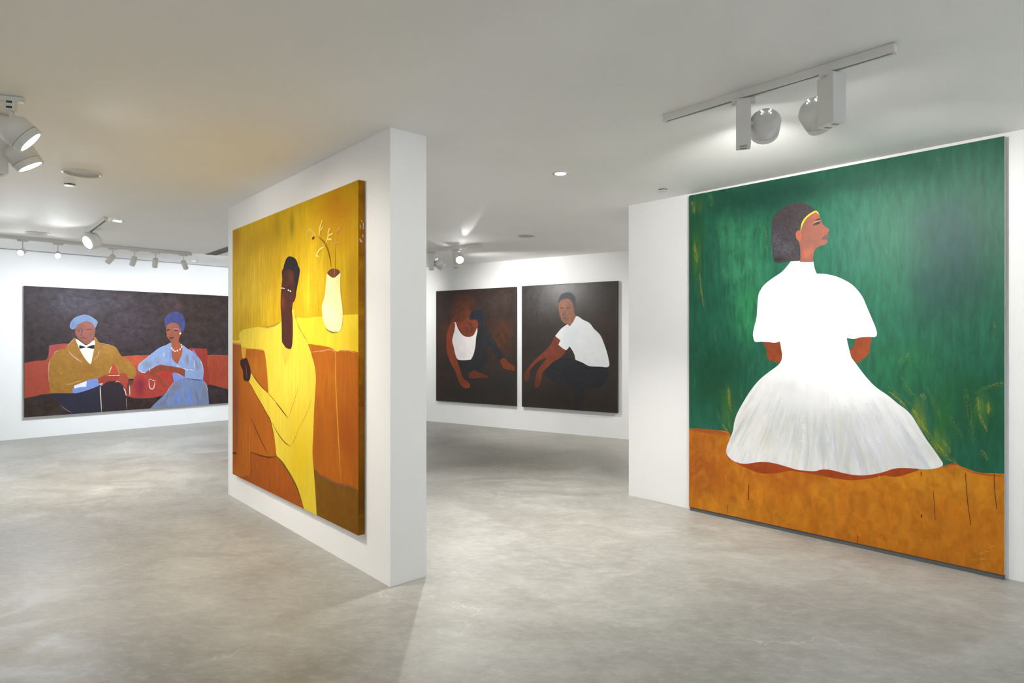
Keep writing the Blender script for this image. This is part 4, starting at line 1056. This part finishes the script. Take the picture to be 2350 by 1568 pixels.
def box_spot(at, box_rot, box_side, head_at, target, label, watts, size, color=NEUT, blend=0.7, hot=False, r=0.072, box_drop=0.215, vents=True, box=True, group='boxed track spotlights', glow=None):
    """Track spotlight: adapter in the rail, square gear box, round head on its side."""
    root = empty('track_spotlight', at)
    tag(root, label, 'spotlight', group)
    bpy.context.view_layer.update()
    d = box_rot
    ad = from_bm('adapter', box_bm(-0.055, 0.055, -0.016, 0.016, -0.024, 0.0, bevel=0.003), M_WHITE, root)
    ad.rotation_euler = (0, 0, d)
    if box:
        gb = from_bm('gear_box', box_bm(-0.034, 0.034, -0.05, 0.05, -0.024 - box_drop, -0.02, bevel=0.004), M_WHITE, root)
        gb.rotation_euler = (0, 0, d)
        for k in (-1, 1):
            from_bm('vent_slot', box_bm(-0.016, 0.016, k * 0.022 - 0.008, k * 0.022 + 0.008, -0.0255 - box_drop, -0.0235 - box_drop), M_GREY, gb)
    else:
        gb = from_bm('yoke', box_bm(-0.022, 0.022, -0.022, 0.022, -0.075, -0.022, bevel=0.006), M_WHITE, root)
        gb.rotation_euler = (0, 0, d)
        for zz in (-0.032, -0.058):
            from_bm('lock_slot', box_bm(-0.012, 0.012, -0.0235, -0.0215, zz - 0.005, zz + 0.005), M_BLACK, gb)
    hc = Vector(head_at)
    p0 = Vector(at) + Vector((0, 0, -0.024 - (0.13 if box else 0.05)))
    if box:
        p0 = Vector((at[0], at[1], hc.z))
    v = hc - p0
    if v.length > 0.02:
        arm = lathe_bm([(0.012, 0), (0.012, v.length)], 14)
        ao = from_bm('pivot_arm', arm, M_WHITE, root)
        ao.matrix_local = Matrix.Translation(p0 - Vector(at)) @ v.to_track_quat('Z', 'Y').to_matrix().to_4x4()
    src, far = head_parts(root, hc, target, r=r, hot=hot, vents=vents, glow=glow)
    lt = lamp('lamp_beam', src, target, watts, size, blend, color, radius=0.035)
    lt.parent = root
    lt.matrix_parent_inverse = root.matrix_world.inverted()
    return root


def can_spot(at, target, label, watts, size, color=COOL, r=0.034, length=0.125, hot=False, drop=0.085):
    root = empty('track_can_light', at)
    tag(root, label, 'spotlight', 'can spotlights on the left track')
    bpy.context.view_layer.update()
    ad = from_bm('adapter', box_bm(-0.05, 0.05, -0.014, 0.014, -0.018, 0.0, bevel=0.003), M_WHITE, root)
    ad.rotation_euler = (0, 0, math.atan2(tL.y, tL.x))
    from_bm('stem', lathe_bm([(0.006, -drop), (0.006, -0.016)], 12), M_WHITE, root)
    c = Vector(at) + Vector((0, 0, -drop))
    ax = (Vector(target) - c).normalized()
    c = c + ax * length * 0.38
    q = ax.to_track_quat('Z', 'Y').to_matrix().to_4x4()
    h = length / 2
    body = from_bm('can', lathe_bm([(0.0, -h), (r * 0.86, -h), (r, -h + 0.006), (r, h), (r * 0.86, h), (r * 0.82, h - 0.02)], 28, False), M_WHITE, root)
    body.matrix_local = Matrix.Translation(c - Vector(at)) @ q
    from_bm('lens', lathe_bm([(0.0, h - 0.012), (r * 0.84, h - 0.012), (r * 0.84, h - 0.016), (0, h - 0.016)], 24, False), M_HOT if hot else M_GLOW, body)
    lt = lamp('lamp_beam', c + ax * (h + 0.004), target, watts, size, 0.6, color, radius=0.025)
    lt.parent = root
    lt.matrix_parent_inverse = root.matrix_world.inverted()
    return root


# right track with two boxed spotlights on the green painting
RZ = 2.6135
ta, tb = at_height(1527, 280, RZ), at_height(2052, 122, RZ)
ta.z = ceil_z(ta.x, ta.y)
tb.z = ceil_z(tb.x, tb.y)
track(ta, tb, 'short white lighting track on the ceiling in front of the green painting')


def on_track(a, b, px):
    """Point on the underside of a rail that lies in the photo column px."""
    k = (px - CX) / F
    s = (k * a.y - a.x) / ((b.x - a.x) - k * (b.y - a.y))
    p = a + (b - a) * s
    return Vector((p.x, p.y, p.z - 0.0395))


def green_pt(u, z):
    p = pG + tG * u
    return (p.x, p.y, z)


u1 = on_track(ta, tb, 1706)
box_spot(u1, math.radians(-19), 1, at_depth(1756, 286, u1.y + 0.03), green_pt(1.1, 1.75), 'white boxed track spotlight, farther of the pair before the green painting, head on its right', 48, 100)
u2 = on_track(ta, tb, 1908)
box_spot(u2, math.radians(14), -1, at_depth(1874, 262, u2.y + 0.10), green_pt(2.45, 1.45), 'white boxed track spotlight, nearer of the pair before the green painting, head on its left', 48, 100)

# near left pair, cut by the edge of the picture, lighting the yellow painting
na = on_ceiling(25, 222)
nb_dir = Vector((-0.35, 0.94, 0)).normalized()
ra, rb = na - nb_dir * 0.55, na + nb_dir * 1.1
ra.z = rb.z = ceil_z(na.x, na.y)


def yellow_pt(u, z):
    p = pY + tY * u
    return (p.x, p.y, z)


n1 = Vector((na.x, na.y, ceil_z(na.x, na.y) - 0.001))
box_spot(n1, 0.35, 1, at_depth(42, 304, na.y), at_depth(42, 304, na.y) + Vector((0.62, 0.44, -0.62)) * 1.8, 'upper of two lit white spotlights at the left edge, beside a round ceiling disc', 40, 95, WARM, box=False, vents=False, group='near left spotlights', r=0.075)
n2 = on_ceiling(-4, 262)
n2.z -= 0.001
box_spot(n2, 0.9, 1, at_depth(52, 358, n2.y + 0.03), at_depth(52, 358, n2.y + 0.03) + Vector((0.42, 0.34, -0.86)) * 1.8, 'lower of two lit white spotlights at the left edge, its box perforated with vents', 38, 95, WARM, vents=False, group='near left spotlights', r=0.072, box_drop=0.30)

# track further back with a single head
ma, mb = at_height(243, 503, 2.612), at_height(190, 543, 2.612)
ma.z, mb.z = ceil_z(ma.x, ma.y), ceil_z(mb.x, mb.y)
track(ma, mb, 'white lighting track in the middle of the left room beside a lit downlight')
m1 = on_track(ma, mb, 208)
box_spot(m1, 0.7, 1, at_depth(213, 553, m1.y), (-6.0, 3.5, 0.8), 'single white spotlight on the middle track, lens turned to the left', 70, 80, COOL, vents=False, box=False, group='middle track spotlights', r=0.085)

# long track with cans at the edge of the raised ceiling strip
EZ = lambda p: ceil_z(p.x, p.y)
e0 = E_P - nL * 0.03
def edge_pt(px):
    k = (px - CX) / F
    s = (k * e0.y - e0.x) / (tL.x - k * tL.y)
    p = e0 + tL * s
    return Vector((p.x, p.y, ceil_z(p.x, p.y)))


la, lb = edge_pt(-60), edge_pt(438)
track(la, lb, 'long white lighting track beside the raised ceiling strip, carrying six can lights')


def left_pt(u, z):
    p = pL + tL * u
    return (p.x, p.y, z)


def low_pt(u):
    p = pL + tL * u - nL * 0.65
    return (p.x, p.y, 0.35)


for px, tgt, lab, w, sz, hot in [
        (259, low_pt(-0.35), 'leftmost of the four can spotlights turned to the couple painting, tilted left', 40, 150, False),
        (309, low_pt(0.78), 'second can spotlight from the left over the couple painting, hanging upright', 40, 150, False),
        (357, low_pt(1.55), 'third can spotlight from the left over the couple painting, hanging upright', 40, 150, False),
        (421, low_pt(3.1), 'rightmost can spotlight over the couple painting, tilted right', 40, 150, False),
        (52, (-3.0, 2.0, 0.6), 'glaring can spotlight facing the viewer, nearest the left edge', 30, 62, True),
        (133, (-2.0, 2.6, 0.6), 'glaring can spotlight facing the viewer, left of the middle track', 30, 62, True)]:
    q = edge_pt(px)
    q.z -= 0.0395
    can_spot(q, tgt, lab, w, sz, hot=hot, drop=0.10 if not hot else 0.13)

# track in the back room
ba, bb = at_depth(940, 583, 8.9), at_depth(1102, 567, 8.1)
ba = at_height(930, 584, 2.612)
bb = at_height(1102, 566, 2.612)
ba.z, bb.z = ceil_z(ba.x, ba.y), ceil_z(bb.x, bb.y)
track(ba, bb, 'white lighting track in the back room before the two dark paintings')


def back_pt(u, z):
    p = pR + tR * u
    return (p.x, p.y, z)


b1 = on_track(ba, bb, 990)
box_spot(b1, math.radians(7), 1, at_depth(1008, 605, b1.y + 0.04), back_pt(2.3, 1.35), 'white boxed spotlight in the back room beside the free-standing wall', 72, 115, NEUT, group='back room spotlights', r=0.068)
b2 = on_track(ba, bb, 1045)
box_spot(b2, math.radians(20), -1, at_depth(1054, 592, b2.y - 0.12), (0.1, 4.3, 0.0), 'glaring spotlight in the back room turned towards the viewer', 66, 75, NEUT, group='back room spotlights', hot=True, vents=False, r=0.06)


# light leaking past the turned head of the back room lamp onto the ceiling
lamp('lamp_spill', (-0.74, 8.42, 2.50), (-0.74, 7.75, 2.66), 5, 60, 1.0, NEUT, 0.03)
lamp('lamp_spill', (-0.70, 8.42, 2.52), (-0.42, 6.3, 2.66), 45, 5.5, 0.5, NEUT, 0.01)


# downlights
def downlight(px, py, label, watts, r=0.042, size=95, color=NEUT):
    p = on_ceiling(px, py)
    root = empty('downlight', (p.x, p.y, p.z))
    tag(root, label, 'downlight', 'recessed ceiling downlights')
    from_bm('trim_ring', lathe_bm([(r * 0.95, 0.0), (r * 0.95, -0.004), (r * 1.35, -0.005), (r * 1.45, -0.001), (r * 1.45, 0.0)], 28, False), M_WHITE, root)
    from_bm('lens', lathe_bm([(0, -0.0035), (r * 0.95, -0.0035), (r * 0.95, -0.001), (0, -0.001)], 28, False), M_HOT, root)
    for s in (-1, 1):
        c = from_bm('spring_clip', box_bm(-0.006, 0.006, -0.012, 0.012, -0.007, -0.003), M_GREY, root)
        c.location = (s * r * 1.2, 0, 0)
    lt = lamp('lamp_beam', (p.x, p.y, p.z - 0.012), (p.x, p.y, 0), watts, size, 1.0, color, radius=0.04)
    lt.parent = root
    lt.matrix_parent_inverse = Matrix.Translation(p).inverted()


downlight(1286, 398, 'lit recessed downlight in the ceiling between the two rooms', 165)
downlight(270, 507, 'lit recessed downlight beside the middle track in the left room', 185)


def ceiling_disc(px, py, r, label, name='ceiling_speaker', cat='speaker', z=None):
    p = on_ceiling(px, py)
    root = empty(name, (p.x, p.y, p.z))
    tag(root, label, cat)
    from_bm('rim', lathe_bm([(r * 0.88, 0.0), (r * 0.88, -0.006), (r * 0.93, -0.010), (r, -0.006), (r * 1.01, 0.0)], 40, False), M_WHITE, root)
    from_bm('grille', lathe_bm([(0, -0.0045), (r * 0.885, -0.0035), (r * 0.885, 0.0), (0, 0.0)], 40, False), M_DISC, root)


def sprinkler(px, py, r, label):
    p = on_ceiling(px, py)
    root = empty('sprinkler_cover', (p.x, p.y, p.z))
    tag(root, label, 'sprinkler', 'concealed ceiling sprinklers')
    from_bm('gap_ring', lathe_bm([(r * 0.9, 0), (r * 0.9, -0.004), (r * 0.6, -0.004), (r * 0.6, 0)], 28, False), M_BLACK, root)
    from_bm('cover_plate', lathe_bm([(0, -0.013), (r * 0.96, -0.013), (r, -0.011), (r, -0.009), (0.0, -0.009)], 28, False), M_WHITE, root)
    from_bm('stem', lathe_bm([(r * 0.3, -0.010), (r * 0.3, 0.0)], 16), M_BLACK, root)


ceiling_disc(188, 397, 0.122, 'round flush ceiling disc with pale rim beside the near left spotlights')
ceiling_disc(86, 535, 0.115, 'small far ceiling disc near the left edge above the glaring lights')
ceiling_disc(1208, 541, 0.11, 'round ceiling disc in the back room above the two dark paintings')
sprinkler(160, 423, 0.040, 'small dark-rimmed sprinkler cover below the large ceiling disc')
sprinkler(1521, 435, 0.036, 'small dark-rimmed sprinkler cover near the top corner of the green painting')

# smoke detector on the raised strip
p = at_height(444, 598.5, ZH)
root = empty('smoke_detector', p)
tag(root, 'small white smoke detector dome behind the rightmost can spotlight', 'detector')
from_bm('base', lathe_bm([(0.055, -0.012), (0.055, 0.0)], 24), M_WHITE, root)
from_bm('dome', lathe_bm([(0.0, -0.040), (0.03, -0.036), (0.044, -0.024), (0.047, -0.012)], 24, False), M_WHITE, root, True)

# linear air vent beside the free-standing wall
va, vb = on_ceiling(484, 584.5), on_ceiling(540, 566)
d = vb - va
root = empty('air_vent', va, math.atan2(d.y, d.x))
tag(root, 'dark linear air vent in the ceiling left of the free-standing wall', 'vent')
Lv = d.length
bm = bmesh.new()
for y0, y1 in ((-0.075, -0.066), (0.066, 0.075)):
    box_bm(0, Lv, y0, y1, -0.006, 0.0, bm)
for x0 in (0, Lv - 0.01):
    box_bm(x0, x0 + 0.01, -0.066, 0.066, -0.006, 0.0, bm)
from_bm('frame', bm, M_GREY, root)
from_bm('duct', box_bm(0.01, Lv - 0.01, -0.066, 0.066, -0.0015, -0.0005), M_GREY, root)
sl = None
for i in range(5):
    y = -0.05 + i * 0.025
    s = from_bm('slat', box_bm(0.01, Lv - 0.01, -0.008, 0.008, -0.002, 0.0), M_DISC, root)
    s.location = (0, y, -0.004)
    s.rotation_euler = (0.35, 0, 0)
